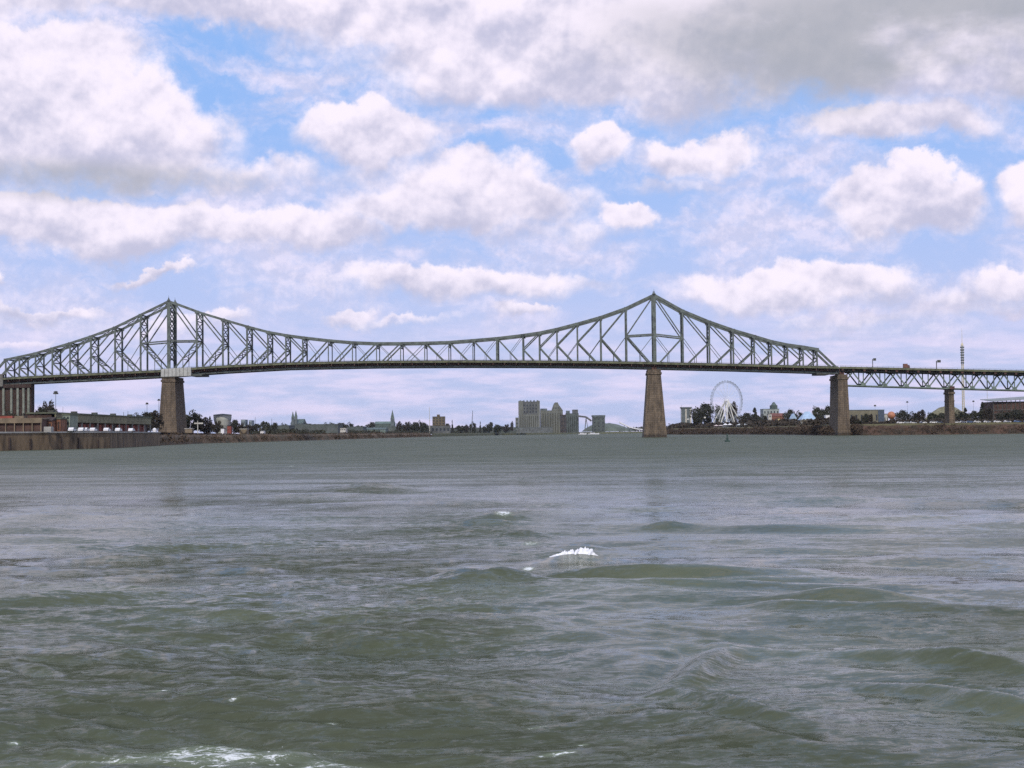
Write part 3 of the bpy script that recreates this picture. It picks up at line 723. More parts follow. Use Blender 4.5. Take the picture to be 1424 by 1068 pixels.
# sign gantries
for px0, px1, py, lab in ((1213.5, 1220.5, 499.5, 'first lane gantry with small box, nearer the main bridge'), (1302, 1311, 502, 'second lane gantry with sloped panel, above the slim pier')):
    a = dtop(px0); b_ = dtop(px1); zt = BP(px0, py)[1]
    g = thing('sign_gantry', lab, 'gantry', RP + ua * a[0] + Vector((0, 0, a[1] - 1.2)), -A, 'gantries over the viaduct')
    L = b_[0] - a[0]; H = zt - a[1] + 1.2
    MB().bar((0, -.5, 0), (0, -.5, H), .35).build('post', STEELD, g); MB().bar((L, TW + .5, 0), (L, TW + .5, H), .35).build('post', STEELD, g)
    MB().bar((0, -.5, H - .3), (L, TW + .5, H - .3), .5, .9, up=(0, 0, 1)).build('beam', STEELD, g)
    MB().box(L * .35, L * .9, 3, 3.4, H - .9, H + .8).build('sign_panel', STEELD, g)
# two orange lorries
ORA = mat('orange_paint', (.17, .065, .04), .6, .1, 1.); DARK = mat('dark_rubber', (.02, .02, .02), .8, .1, 2); GLASS = mat('vehicle_glass', (.03, .035, .04), .15, .1, 1)
def lorry(px, lab):
    s, z = dtop(px)
    g = thing('lorry', lab, 'lorry', RP + ua * s + na * 1.2 + Vector((0, 0, z - 1.2)), -A)
    MB().box(-1.6, 1.1, -1.2, 1.2, .9, 3.6).build('cargo_box', ORA, g)
    MB().prism([(1.2, .6), (2.6, .6), (2.6, 1.7), (2.3, 2.7), (1.2, 2.7)], -1.15, 1.15).build('cab', ORA, g)
    MB().box(1.5, 2.2, -1.17, -1.15, 1.7, 2.4).build('window', GLASS, g)
    for x in (-1., 1.8):
        for y in (-1.1, 1.1): MB().tube([(x, y - .15, .5), (x, y + .15, .5)], [.5, .5], 14).build('wheel', DARK, g)
lorry(1260, 'small orange box lorry driving on the viaduct deck')

# ------------------------------------------------------------------ trees
def leafmat(name, c1, c2):
    return mat(name, c1, .85, .3, .5, col2=c2)
LEAF = [leafmat('foliage_dark', (.040, .042, .018), (.022, .022, .012)), leafmat('foliage_brown', (.050, .036, .021), (.028, .022, .014)), leafmat('foliage_green', (.052, .058, .024), (.03, .033, .015))]
def crown_mesh(seed, cone=False, n=46, leaves=55, m=None):
    r = random.Random(seed); mb = MB()
    for i in range(n):
        if cone:
            h = r.random(); rad = (1 - h) * .9; a = r.random() * 6.28; q = math.sqrt(r.random()) * rad * .42; c = Vector((math.cos(a) * q, math.sin(a) * q, .10 + .86 * h)); cs = .13 * (1.1 - h * .75)
        else:
            a = r.random() * 6.28; ph = math.acos(r.uniform(-1, 1)); q = r.uniform(.45, 1) ** .6
            lump = 1 + .28 * math.sin(a * 2 + seed) + .18 * math.sin(a * 5 + seed * 2)
            c = Vector((math.sin(ph) * math.cos(a) * .40 * q * lump, math.sin(ph) * math.sin(a) * .40 * q, .54 + math.cos(ph) * .40 * q * (.9 + .15 * math.sin(a * 3 + seed)))); cs = r.uniform(.09, .16)
        for j in range(leaves):
            d = Vector((r.gauss(0, 1), r.gauss(0, 1), r.gauss(0, 1))).normalized() * cs * r.uniform(.55, 1.05)
            p = c + d; s = r.uniform(.020, .042)
            a_ = Vector((r.gauss(0, 1), r.gauss(0, 1), r.gauss(0, 1))).normalized(); b_ = a_.cross(Vector((r.gauss(0, 1), r.gauss(0, 1), r.gauss(0, 1)))).normalized()
            mb.add([p - a_ * s, p + b_ * s * .8, p + a_ * s, p - b_ * s * .8], [(0, 1, 2, 3)])
    return mb
def tree_proto(seed, cone, m):
    t = thing('tree', 'tree', 'tree')
    crown_mesh(seed, cone).build('crown', m, t)
    r = random.Random(seed); mb = MB().tube([(0, 0, -.05), (.01, 0, .2), (0, .01, .55)], [.035, .025, .010], 7)
    for i in range(6):
        a = r.random() * 6.28; mb.tube([(0, 0, .22 + i * .05), (math.cos(a) * .2, math.sin(a) * .2, .45 + i * .06)], [.012, .004], 5)
    mb.build('trunk', BARK, t); return t
PROT = [tree_proto(i + 1, False, LEAF[i % 3]) for i in range(6)] + [tree_proto(20, True, LEAF[0])]
used = [False] * 7
def tree(px, wpx, ytop, Y, v, label, zb=None, group=None, name='tree'):
    zb = ZG(px) if zb is None else zb
    z1 = P(px, ytop, Y).z; h = (z1 - zb) / .97
    if used[v]: o = dup(PROT[v])
    else: o = PROT[v]; used[v] = True
    wd = wpx / F * Y / (.80 if v < 6 else .7)
    o.location = (XY(px, Y), Y, zb - .3); o.scale = (wd, wd, h); o.rotation_euler = (0, 0, 0 if v < 6 else random.random() * 6)
    o.name = name
    tag(o, label, 'tree', group); return o
G1 = 'trees on the left shore'; G2 = 'trees on the island'; G3 = 'trees along the far shore'
for a in [
    (55, 16, 563, 640, 0, 'dark tree at left end of the long shed, beside the pilastered pier'), (66, 22, 557.5, 650, 1, 'rounded dark tree left of the tall light mast'), (72, 14, 562, 660, 2, 'smaller tree touching the light mast on its left side'),
    (10, 30, 571, 620, 3, 'brownish tree under the pale pilasters at the left edge'), (36, 26, 574, 600, 1, 'low brown tree in front of the pilastered pier'),
    (188, 24, 574, 900, 3, 'small tree just above the right end of the long shed'), (202, 28, 571, 900, 0, 'dark tree behind the shed end, left of the stone pier'), (214, 26, 570.5, 900, 4, 'dark tree touching the left side of the left stone pier'), (196, 20, 582, 850, 1, 'low brownish tree below taller ones beside the shed end'),
    (266, 30, 570.5, 1050, 3, 'rounded dark tree right of the left stone pier'), (256, 14, 577, 1050, 0, 'narrow tree half hidden by the left stone pier'), (284, 24, 580, 1050, 4, 'low tree between rounded tree and the grey tank'), (292, 10, 579, 1060, 6, 'pointed tree left of the grey tank'), (302, 14, 585, 990, 1, 'low brown bush tree at the foot of the grey tank'),
    (325, 12, 582, 1100, 0, 'tree against the right side of the grey tank'), (334, 14, 588, 1100, 1, 'low brown tree right of the grey tank')]:
    tree(*a[:5], a[5], group=G1)
far = [(345, 16, 590, 1300, 4), (355, 12, 588, 1350, 0), (368, 12, 584, 1400, 2), (381, 10, 586.5, 1500, 0), (392, 10, 588, 1600, 3), (398, 8, 589, 1600, 5), (427, 14, 588, 2000, 0), (440, 14, 588.5, 2000, 2), (452, 14, 587.5, 2100, 3), (462, 14, 587.5, 2100, 5), (472, 16, 587, 2200, 0), (485, 14, 587, 2200, 3),
       (516, 11, 586, 2400, 0), (555, 9, 585.5, 2400, 4), (566, 12, 586.5, 2400, 1), (576, 12, 586, 2400, 0), (583, 9, 584.5, 2400, 3), (590, 10, 587, 2400, 5), (621, 8, 588, 2600, 0), (629, 4, 584, 2600, 6), (657, 10, 586.5, 2700, 3), (668, 4, 586, 2700, 6), (682, 7, 586, 2700, 0), (640, 12, 590.5, 2600, 2), (676, 12, 590.5, 2700, 3), (692, 12, 590, 2700, 5), (704, 10, 590, 2700, 1), (712, 5, 585.5, 2700, 4),
       (500, 14, 590.5, 2300, 2), (648, 10, 590.5, 2600, 4)]
hints = ['low brown', 'small', 'rounded', 'dark', 'squat', 'bushy', 'broad', 'spreading']
desc = {345: 'first low tree right of the grey tank area, before the small white shed', 355: 'small dark tree right of the tank, before the flat-topped one', 368: 'flat-topped paler green tree left of the long grey warehouse', 381: 'small dark tree above the left end of the grey warehouse', 392: 'low tree left of the twin-spired church, farther one', 398: 'low tree touching the twin-spired church',
        427: 'first tree right of the twin-spired church', 440: 'second tree right of the twin-spired church', 452: 'round tree above the middle of the grey warehouse', 462: 'tree left of the pale cube building', 472: 'broad tree behind the pale cube building', 485: 'tree right of the pale cube building', 500: 'low tree between the pale cube building and the green church roof',
        516: 'dark tree at the left end of the green church roof', 555: 'small tree just right of the single church steeple', 566: 'brown tree second right of the single steeple', 576: 'tree midway between steeple and slim mast', 583: 'taller tree left of the slim mast', 590: 'tree at the foot of the slim mast beside the brick block',
        621: 'low tree touching the right side of the brick block', 629: 'small pointed tree right of the brick block', 640: 'low tree right of the small pointed one by the brick block', 648: 'low tree left of the leaning crane mast', 657: 'tree at the foot of the leaning crane mast', 668: 'narrow pointed tree right of the crane mast', 676: 'low tree beyond the crane mast', 682: 'small round tree standing above the bushes left of the silos', 692: 'low tree second to the left of the grain silos', 704: 'low brown tree just left of the grain silos', 712: 'small upright tree at the silo foot'}
for p_, w_, y_, Y_, v_ in far: tree(p_, w_, y_, Y_, v_, desc[p_], group=G3, name='pine_tree' if v_ == 6 else 'tree')
for a in [
    (948, 16, 587, 1850, 1, 'low tree just right of the middle stone pier'), (938, 14, 590, 1800, 3, 'lowest bush tree touching the middle stone pier'),
    (979, 27, 559.5, 1700, 0, 'big dark tree left of the Ferris wheel'), (970, 16, 568, 1690, 3, 'tree on the left flank of the big dark one'), (1019, 17, 558.5, 1760, 4, 'tree behind the hub of the Ferris wheel on the right'), (1000, 14, 563, 1780, 5, 'tree behind the left legs of the Ferris wheel'),
    (1037, 18, 573, 1600, 0, 'tree right of the Ferris wheel rim'), (1050, 18, 567, 1580, 6, 'pointed conifer right of the Ferris wheel'), (1060, 16, 576, 1560, 3, 'tree left of the grey castle-like hall'), (1044, 24, 580, 1540, 1, 'low brown tree below the pointed conifer'),
    (1076, 20, 584, 1450, 4, 'low tree in front of the red house'), (1098, 14, 568, 1400, 0, 'dark tree between the red house and the blue roof'), (1110, 13, 571, 1380, 3, 'dark tree touching the left of the pale blue roof'), (1124, 18, 586, 1300, 1, 'low tree under the pale blue roof'),
    (1137, 18, 565, 1350, 5, 'tree above the right side of the pale blue roof'), (1151, 18, 563, 1320, 0, 'tall dark tree left of the right end pier'), (1145, 20, 571, 1300, 3, 'lower dark tree between the blue roof and end pier'),
    (1186, 14, 578, 1060, 1, 'brownish bush tree at the right foot of the end pier'), (1193, 12, 584, 1050, 3, 'low bush right of the end pier'),
    (1204, 9, 574, 1120, 0, 'slim dark tree before the olive hall, left one'), (1211, 8, 575, 1120, 4, 'slim dark tree before the olive hall, right one'),
    (1254, 16, 569, 1230, 0, 'tree right of the orange ball'), (1268, 16, 572, 1230, 3, 'second tree right of the orange ball'), (1281, 16, 569.5, 1230, 4, 'third tree right of the orange ball'), (1296, 16, 573, 1200, 5, 'tree left of the slim viaduct pier'), (1309, 16, 573, 1200, 0, 'tree touching the slim viaduct pier on its left'),
    (1332, 16, 570, 1200, 3, 'tree touching the slim viaduct pier on its right'), (1343, 16, 567, 1220, 6, 'pointed tree below the striped mast'), (1354, 14, 570, 1220, 0, 'tree right of the striped mast'), (1367, 18, 559, 1200, 6, 'tall pointed tree left of the grandstand'), (1374, 18, 566, 1190, 4, 'dark tree against the left wall of the grandstand'),
    (1394, 20, 571, 1150, 3, 'tree in front of the grandstand, left one'), (1412, 20, 568, 1150, 0, 'tree in front of the grandstand, right one'), (1432, 20, 570, 1150, 1, 'tree in front of the grandstand at the picture edge')]:
    tree(*a[:5], a[5], group=G2, name='pine_tree' if a[4] == 6 else 'tree')
for i, p_ in enumerate(PROT):
    if not used[i]:
        for c_ in list(p_.children): bpy.data.objects.remove(c_)
        bpy.data.objects.remove(p_)
# undergrowth on the banks
def scrub(name, line, z0, z1, back, n, m, label, seed, size=.8):
    r = random.Random(seed); mb = MB(); d = Vector((back[0], back[1])).normalized()
    segs = [(a, b_, math.dist(a, b_)) for a, b_ in zip(line[:-1], line[1:])]; tot = sum(s_[2] for s_ in segs)
    for a, b_, L in segs:
        for i in range(int(n * L / tot)):
            f = r.random(); g = r.random(); x = a[0] + (b_[0] - a[0]) * f + d.x * back[2] * g; y = a[1] + (b_[1] - a[1]) * f + d.y * back[2] * g
            z = z0 + (z1 - z0) * g ** .7; cs = size * r.uniform(.5, 1.3) * (.6 + .8 * noise.noise(Vector((x * .04, y * .04, seed))) + .3)
            for j in range(16):
                p = Vector((x, y, z)) + Vector((r.gauss(0, 1), r.gauss(0, 1), min(1.1, abs(r.gauss(0, .8))))) * cs * .7; s = cs * r.uniform(.12, .3)
                a_ = Vector((r.gauss(0, 1), r.gauss(0, 1), r.gauss(0, 1))).normalized(); c_ = a_.cross(Vector((r.gauss(0, 1), r.gauss(0, 1), r.gauss(0, 1)))).normalized()
                mb.add([p - a_ * s, p + c_ * s, p + a_ * s, p - c_ * s], [(0, 1, 2, 3)])
    return tag(mb.build(name, m), label, 'undergrowth', kind='stuff')
BR = leafmat('scrub_leaves', (.085, .052, .03), (.04, .03, .017))
scrub('undergrowth', shRw, .4, ZR - 1.6, (.25, 1, 10), 4600, BR, 'reddish brown scrub covering the island bank', 3, 1.7)
scrub('undergrowth', shLw[5:10], .6, ZM - .2, (-.6, 1, 12), 2600, BR, 'brown scrub along the left bank beyond the quay', 4, 1.5)
scrub('undergrowth', [(XY(935, 1780), 1790), (XY(1040, 1500), 1500), (XY(1110, 1250), 1250), (XY(1158, 1090), 1090)], ZR, ZR + 1, (.2, 1, 40), 1300, LEAF[1], 'dark undergrowth beneath the island trees', 6, 4.4)
scrub('undergrowth', [(XY(1182, 1100), 1100), (XY(1300, 1110), 1110), (XY(1450, 1100), 1100)], ZR, ZR + 1, (.0, 1, 30), 900, LEAF[1], 'dark hedge behind the row of parked cars', 7, 2.8)
scrub('undergrowth', [(XY(335, 1200), 1200), (XY(480, 2000), 2000), (XY(600, 2450), 2450), (XY(720, 2950), 2950)], ZM, ZM + 1, (0, 1, 160), 1500, LEAF[0], 'dark green tree belt along the far left shore', 8, 4.2)
scrub('undergrowth', [(XY(830, 3600), 3620), (XY(940, 3700), 3750)], 5, 9, (0, 1, 200), 300, LEAF[0], 'low far woods behind the middle pier', 9, 8.)
scrub('undergrowth', [(XY(-60, 560), 560), (XY(75, 560), 560)], ZL, ZL + 3, (0, 1, 40), 700, LEAF[1], 'brown clutter of bushes behind the open shed', 12, 2.6)

# ------------------------------------------------------------------ buildings
def bldg(name, cat, label, x0, x1, yt, Y, depth, wall, roof=None, kind='flat', zb=None, win=None, rz=0, ridge=None, group=None, wm_=None):
    """box house from pixel extents at distance Y; win = (cols, rows, w, h)"""
    zb = ZG(x0) if zb is None else zb
    wx0 = XY(x0, Y); wx1 = XY(x1, Y); W_ = wx1 - wx0; H = P((x0 + x1) / 2, yt, Y).z - zb
    t = thing(name, label, cat, ((wx0 + wx1) / 2, Y, zb), rz, group)
    rh = ridge if ridge else 0; hw = H - rh
    MB().box(-W_ / 2, W_ / 2, 0, depth, -1, hw).build('wall', wall, t)
    roof = roof or STEELD
    if kind == 'flat': MB().box(-W_ / 2 - .25, W_ / 2 + .25, -.25, depth + .25, hw, hw + .45).build('roof', roof, t)
    elif kind == 'gable':      # ridge along x
        MB().add([(-W_ / 2 - .3, -.5, hw), (W_ / 2 + .3, -.5, hw), (W_ / 2 + .3, depth + .5, hw), (-W_ / 2 - .3, depth + .5, hw), (-W_ / 2 - .3, depth / 2, H), (W_ / 2 + .3, depth / 2, H)],
                 [(0, 1, 5, 4), (2, 3, 4, 5), (0, 4, 3), (1, 2, 5), (0, 3, 2, 1)]).build('roof', roof, t)
    elif kind == 'front':      # gable facing us
        MB().add([(-W_ / 2 - .3, -.3, hw), (W_ / 2 + .3, -.3, hw), (W_ / 2 + .3, depth + .3, hw), (-W_ / 2 - .3, depth + .3, hw), (0, -.3, H), (0, depth + .3, H)],
                 [(0, 1, 4), (3, 5, 2), (0, 4, 5, 3), (1, 2, 5, 4), (0, 3, 2, 1)]).build('roof', roof, t)
    elif kind == 'hip':
        MB().add([(-W_ / 2 - .3, -.3, hw), (W_ / 2 + .3, -.3, hw), (W_ / 2 + .3, depth + .3, hw), (-W_ / 2 - .3, depth + .3, hw), (-W_ * .15, depth / 2, H), (W_ * .15, depth / 2, H)],
                 [(0, 1, 5, 4), (2, 3, 4, 5), (0, 4, 3), (1, 2, 5), (0, 3, 2, 1)]).build('roof', roof, t)
    if win:
        nc_, nr_, fw, fh = win
        for i in range(nc_):
            for j in range(nr_):
                cx = -W_ / 2 + W_ * (i + .5) / nc_; cz = hw * (j + .5) / nr_; a = W_ / nc_ * fw / 2; b_ = hw / nr_ * fh / 2
                MB().box(cx - a, cx + a, -.12, -.003, cz - b_, cz + b_).build('window', wm_ or GLASS, t)
    return t, W_, H, hw
OLIVE = mat('olive_sheeting', (.19, .175, .10), .8, .2, .3); OLIVED = mat('olive_roof', (.10, .11, .07), .8, .2, .3)
REDD = mat('red_brown_door', (.24, .06, .04), .8, .25, .4); TAN = mat('tan_wall', (.20, .155, .10), .85, .2, .3); BROWN = mat('brown_wall', (.075, .042, .032), .9, .3, .3)
GREYC = mat('silo_concrete', (.15, .155, .13), .9, .18, .08, detail=8, stretch=(1, 1, .3)); GREYD = mat('silo_dark', (.10, .105, .10), .85, .2, .1); SLATE = mat('slate', (.10, .12, .12), .8, .2, .2)
WHG = mat('warehouse_grey', (.08, .095, .085), .85, .18, .1); BRICKR = mat('brick_red', (.20, .085, .055), .9, .25, .3); BRICKO = mat('brick_olive', (.12, .095, .055), .9, .2, .2)
BLUER = mat('pale_blue_roof', (.36, .48, .62), .5, .1, .3); COPPER = mat('green_copper', (.075, .105, .09), .7, .2, .2); LIGHTB = mat('light_wall', (.5, .48, .42), .8, .15, .2)

# long quay shed
q0 = Vector((XY(74, 500), 500, ZL)); q1 = Vector((XY(207, 645), 645, ZL)); L = (q1 - q0).length; rz = math.atan2(q1.y - q0.y, q1.x - q0.x)
sh = thing('quay_shed', 'long low olive quay shed with red brown door openings', 'warehouse', q0, rz)
MB().box(0, L, .6, 9, 0, 6.3).build('wall', BROWN, sh)
MB().box(-.3, L + .3, -1, -.6, 3.7, 6.6).build('upper_cladding', OLIVE, sh)
MB().box(-.6, L + .6, -1.4, 9.4, 6.61, 7.1).build('roof', OLIVED, sh)
n_ = 26
for i in range(n_):
    x = L * (i + .5) / n_; MB().box(x - L / n_ * .36, x + L / n_ * .36, .45, .6, .1, 3.2).build('door', REDD if i % 5 else DK, sh)
for i in range(0, n_ + 1, 2): MB().box(L * i / n_ - .25, L * i / n_ + .25, -.9, -.4, 0, 3.6).build('post', CONC, sh)
for i in range(5): MB().box(L * (.1 + .2 * i) - 1, L * (.1 + .2 * i) + 1, 4, 6, 7.1, 8.1).build('roof_vent', STEELD, sh)
# end tower of the shed
bldg('gatehouse', 'hut', 'pale green grey gatehouse block at the left end of the long shed', 87, 97, 577, 488, 9, mat('gate_grey', (.22, .25, .19), .85, .2, .5), OLIVED, win=(2, 3, .5, .4))
bldg('open_shed', 'shed', 'low dark open shed with a pale tan fascia on the quay at the left edge', -40, 58, 583.5, 470, 14, BROWN, TAN, zb=ZL, kind='flat')  # solid brown front paints the shade inside the open shed
t, W_, H, hw = bldg('storage_hut', 'hut', 'small reddish brown hut between the open shed and the gatehouse', 62, 72, 580, 476, 7, mat('rust_wall', (.20, .09, .05), .9, .3, .5), DK, kind='gable', ridge=1.2, win=(2, 1, .4, .5))
bldg('storage_hut', 'hut', 'rust coloured narrow hut touching the gatehouse on its left', 74, 84, 583, 480, 7, MATS['rust_wall'], OLIVED, kind='flat', win=(2, 1, .5, .6), wm_=DK)
# fascia on the open shed
f_ = [o for o in bpy.data.objects if o.name == 'open_shed'][0]
Wd = XY(58, 470) - XY(-40, 470); Hh = P(9, 583.5, 470).z - ZL
MB().box(-Wd / 2 - .3, Wd / 2 + .3, -.9, -.3, Hh - 1.2, Hh + .3).build('fascia', TAN, f_)
for i in range(9): MB().box(-Wd / 2 + Wd * i / 8 - .15, -Wd / 2 + Wd * i / 8 + .15, -.8, -.5, 0, Hh - 1.2).build('post', TAN, f_)
# clutter on the quay: containers
for i, (px, Y, w_, h_, c_, lab) in enumerate([(6, 540, 6, 2.6, REDD, 'dark red container behind the open shed near the left edge'), (22, 545, 6, 2.6, TAN, 'tan container second from the left edge behind the open shed'), (50, 548, 6, 2.6, BROWN, 'brown container behind the right end of the open shed'),
        (66, 462, 2.4, 1.6, CONC, 'pale concrete block on the quay before the small brown hut')]):
    t = thing('container' if w_ > 3 else 'concrete_block', lab, 'container' if w_ > 3 else 'block', (XY(px, Y), Y, ZL))
    MB().box(-w_ / 2, w_ / 2, 0, 2.4, 0, h_ + (4 if i < 3 else 0)).build('body', c_, t)
    if w_ > 3:
        mb = MB()
        for j in range(16): mb.box(-w_ / 2 + w_ * j / 16 + .1, -w_ / 2 + w_ * j / 16 + .25, -.06, 0.0, .1, h_ - .1)
        mb.build('ribs', c_, t)
    else: MB().box(-w_ / 2 + .1, w_ / 2 - .1, .1, 2.3, h_, h_ + .15).build('top', CONC, t)

# cars
def car_proto(col):
    t = thing('parked_car', 'car', 'car')
    MB().prism([(-2.1, .35), (2.1, .35), (2.15, .75), (1.2, .92), (.7, 1.42), (-1.1, 1.45), (-1.8, .95), (-2.12, .85)], -.85, .85).build('body', col, t)
    MB().prism([(-1.55, .96), (1.05, .95), (.62, 1.36), (-1.05, 1.38)], -.87, .87).build('window', GLASS, t)
    for x in (-1.3, 1.3):
        for y in (-.8, .8): MB().tube([(x, y - .1, .33), (x, y + .1, .33)], [.33, .33], 12).build('wheel', DARK, t)
    return t
GREYP = mat('grey_paint', (.35, .37, .38), .4, .1, .5); BLUEP = mat('blue_paint', (.10, .16, .30), .4, .1, .5)
PC = [car_proto(WPAINT), car_proto(GREYP), car_proto(BLUEP)]; first = [True] * 3
def car(px, Y, kind, label, zb, rz=0, group=None, sc=1.):
    if first[kind]: o = PC[kind]; first[kind] = False
    else: o = dup(PC[kind])
    o.location = (XY(px, Y), Y, zb); o.rotation_euler = (0, 0, rz); o.scale = (sc, sc, sc); tag(o, label, 'car', group)
names = ['first', 'second', 'third', 'fourth', 'fifth', 'sixth', 'seventh']
for i, (px, Y) in enumerate([(100.5, 478), (114, 488), (119, 491), (130, 500), (149, 512), (165, 528), (183, 552)]):
    car(px, Y, 0, names[i] + ' white car from the left in the row before the long shed doors', ZL + .05, rz, 'cars along the quay shed')
r = random.Random(2); px = 1196; 
CN = ['white', 'grey', 'blue']; x_ = 1252; 
while x_ < 1440:
    kd = r.choice([0, 0, 1, 2, 0]); car(x_, 985 + r.uniform(-3, 3), kd, CN[kd] + ' parked car in the row between the grassy bank and the island trees', ZR + .1, r.uniform(-.1, .1), 'cars parked above the island bank', 1.15)
    x_ += r.choice([8.5, 9.5, 10, 14])
# masts
def mast(px, yt, Y, label, head=True, lean=0., zb=None, name='light_mast', rr=.22, cat='mast', m=STEELD):
    zb = ZG(px) if zb is None else zb
    h = P(px, yt, Y).z - zb; t = thing(name, label, cat, (XY(px, Y), Y, zb))
    MB().tube([(0, 0, 0), (lean * h, 0, h)], [rr, rr * .5], 8).build('pole', m, t)
    if head:
        MB().lathe([(.2, h - .4), (.85, h - .2), (.9, h + .1), (.3, h + .4)], 12, lean * h, 0).build('lamp_ring', STEELD, t)
        for a in range(6):
            MB().box(.7 * math.cos(a * 1.047) - .3, .7 * math.cos(a * 1.047) + .3, .7 * math.sin(a * 1.047) - .3, .7 * math.sin(a * 1.047) + .3, h - .95, h - .35).build('floodlight', STEELD, t)
    return t
mast(77.5, 545, 600, 'tall light mast with a round head left of the long shed', rr=.16)
mast(87.5, 566, 560, 'short thin pole standing just right of the tall light mast', head=False, rr=.1)
mast(204.5, 560.5, 1000, 'light mast above the shed end, farther from the left stone pier')
mast(221, 555.5, 1050, 'light mast close to the left face of the stone pier')
mast(172, 573, 900, 'left one of two short poles above the shed roof', head=False, rr=.25); mast(178, 572, 900, 'right one of two short poles above the shed roof', head=False, rr=.25)
mast(597.5, 566.5, 2450, 'slim pale mast left of the brick block', head=False, rr=.7, m=LIGHTB)
mast(655.5, 571, 2650, 'leaning crane mast between the brick block and the silos', head=False, lean=.07, rr=.8, name='crane_mast')
mast(648, 589, 2650, 'short stub pole left of the leaning crane mast', head=False, rr=.6)
mast(1217.5, 563.5, 1200, 'light mast above the olive hall', rr=.12); mast(1262.5, 558.5, 1300, 'light mast between the orange ball and the slim pier', rr=.12)
mast(1354.5, 557.5, 1300, 'light mast right of the striped mast', rr=.12); mast(1374, 527, 1500, 'thin pale mast left of the grandstand', head=False, rr=.35, m=LIGHTB)
mast(948, 563, 1900, 'thin aerial on the left of the twin dark towers', head=False, rr=.25)
mast(378, 582, 1500, 'short aerial left of the twin-spired church', head=False, rr=.3); mast(355, 580, 1500, 'thin aerial above the low far trees', head=False, rr=.3)
# cross-armed post and small quay things
t = mast(275, 585, 820, 'pale post with a cross arm right of the left stone pier', head=False, rr=.35, m=LIGHTB); MB().box(-2, 3, -.2, .2, 6.4, 7.2).build('cross_arm', LIGHTB, t)
t = thing('storage_tank', 'small round white tank left of the stone pier foot', 'tank', (XY(215, 690), 690, ZL)); MB().lathe([(.9, 0), (.95, .3), (.95, 1.7), (.6, 2.2), (.05, 2.4)], 16).build('shell', WPAINT, t); MB().lathe([(1.0, .0), (1.0, .25)], 16).build('base_ring', CONC, t)
bldg('low_wall_block', 'block', 'low pale stone block at the right foot of the left pier', 257, 267, 596.5, 900, 5, TAN, CONC)
bldg('hut', 'hut', 'tiny pale hut right of the row of white cars', 196, 200.5, 591, 640, 4, LIGHTB, STEELD)

# grey tank
Yk = 1020; t = thing('water_tank', 'big pale grey round tank narrowing downwards among trees', 'tank', (XY(309.5, Yk), Yk, ZL)); zt = P(309, 577, Yk).z - ZL; r1 = 12.5 / F * Yk
TK = mat('tank_steel', (.36, .37, .33), .6, .25, .08, stretch=(1, 1, .2)); MB().lathe([(r1 * .5, -1), (r1 * .52, zt * .12), (r1 * .8, zt * .45), (r1 * .97, zt * .75), (r1, zt)], 40).build('shell', TK, t, smooth=False)
MB().lathe([(r1 * 1.02, zt - .35), (r1 * 1.03, zt), (r1 * .9, zt + .3), (.1, zt + .9)], 40).build('roof', SLATE, t)
bldg('shed', 'shed', 'tiny white shed at the foot of the round tank', 307, 311.5, 596, 985, 5, WPAINT, STEELD, zb=ZL)
bldg('hut', 'hut', 'small red hut right of the round tank foot', 316, 321, 592.5, 990, 5, REDD, DK)
bldg('shed', 'shed', 'long pale low shed with light roof right of the round tank', 333, 343, 597, 1060, 8, TAN, LIGHTB)
bldg('shed', 'shed', 'white end-on shed at the left of the grey warehouse', 362, 366.5, 598, 1120, 8, WPAINT, STEELD, kind='front', ridge=.8)
bldg('office_block', 'building', 'pale blue grey distant block beyond the trees, nearer the tank', 335, 341, 584, 2000, 20, mat('far_pale', (.25, .3, .31), .8, .1, .1), STEELD, win=(2, 3, .5, .5)); bldg('office_block', 'building', 'pale distant block right of its twin beyond the trees', 346, 350, 585, 2000, 20, MATS['far_pale'], STEELD, win=(2, 3, .5, .5))
bldg('warehouse', 'warehouse', 'long flat grey warehouse below the twin-spired church, left section', 370, 402, 592, 1500, 40, WHG, SLATE, win=(7, 1, .35, .3), wm_=GREYD)
bldg('warehouse', 'warehouse', 'long grey green warehouse right of the twin-spired church', 406, 470, 590.3, 1750, 50, WHG, SLATE, win=(12, 1, .5, .3), wm_=GREYD)
bldg('office_block', 'building', 'small pale cube building at the right end of the grey warehouse', 473, 480.5, 595.2, 1700, 20, LIGHTB, STEELD, win=(3, 2, .5, .4))
bldg('warehouse', 'warehouse', 'greyish warehouse left of the green church roof', 482, 505, 593.5, 2150, 50, WHG, SLATE, win=(6, 1, .4, .3), wm_=GREYD)
bldg('warehouse', 'warehouse', 'pale green long shed below the single steeple', 506, 536, 594.5, 2200, 50, mat('shed_green', (.14, .18, .155), .8, .15, .1), COPPER, kind='gable', ridge=3)
bldg('warehouse', 'warehouse', 'grey warehouse right of the single steeple', 538, 592, 593, 2400, 60, WHG, SLATE, win=(9, 1, .5, .3), wm_=GREYD)
bldg('warehouse', 'warehouse', 'low grey terminal below the leaning crane mast', 620, 718, 594.8, 2700, 60, WHG, SLATE, win=(14, 1, .5, .3), wm_=GREYD)
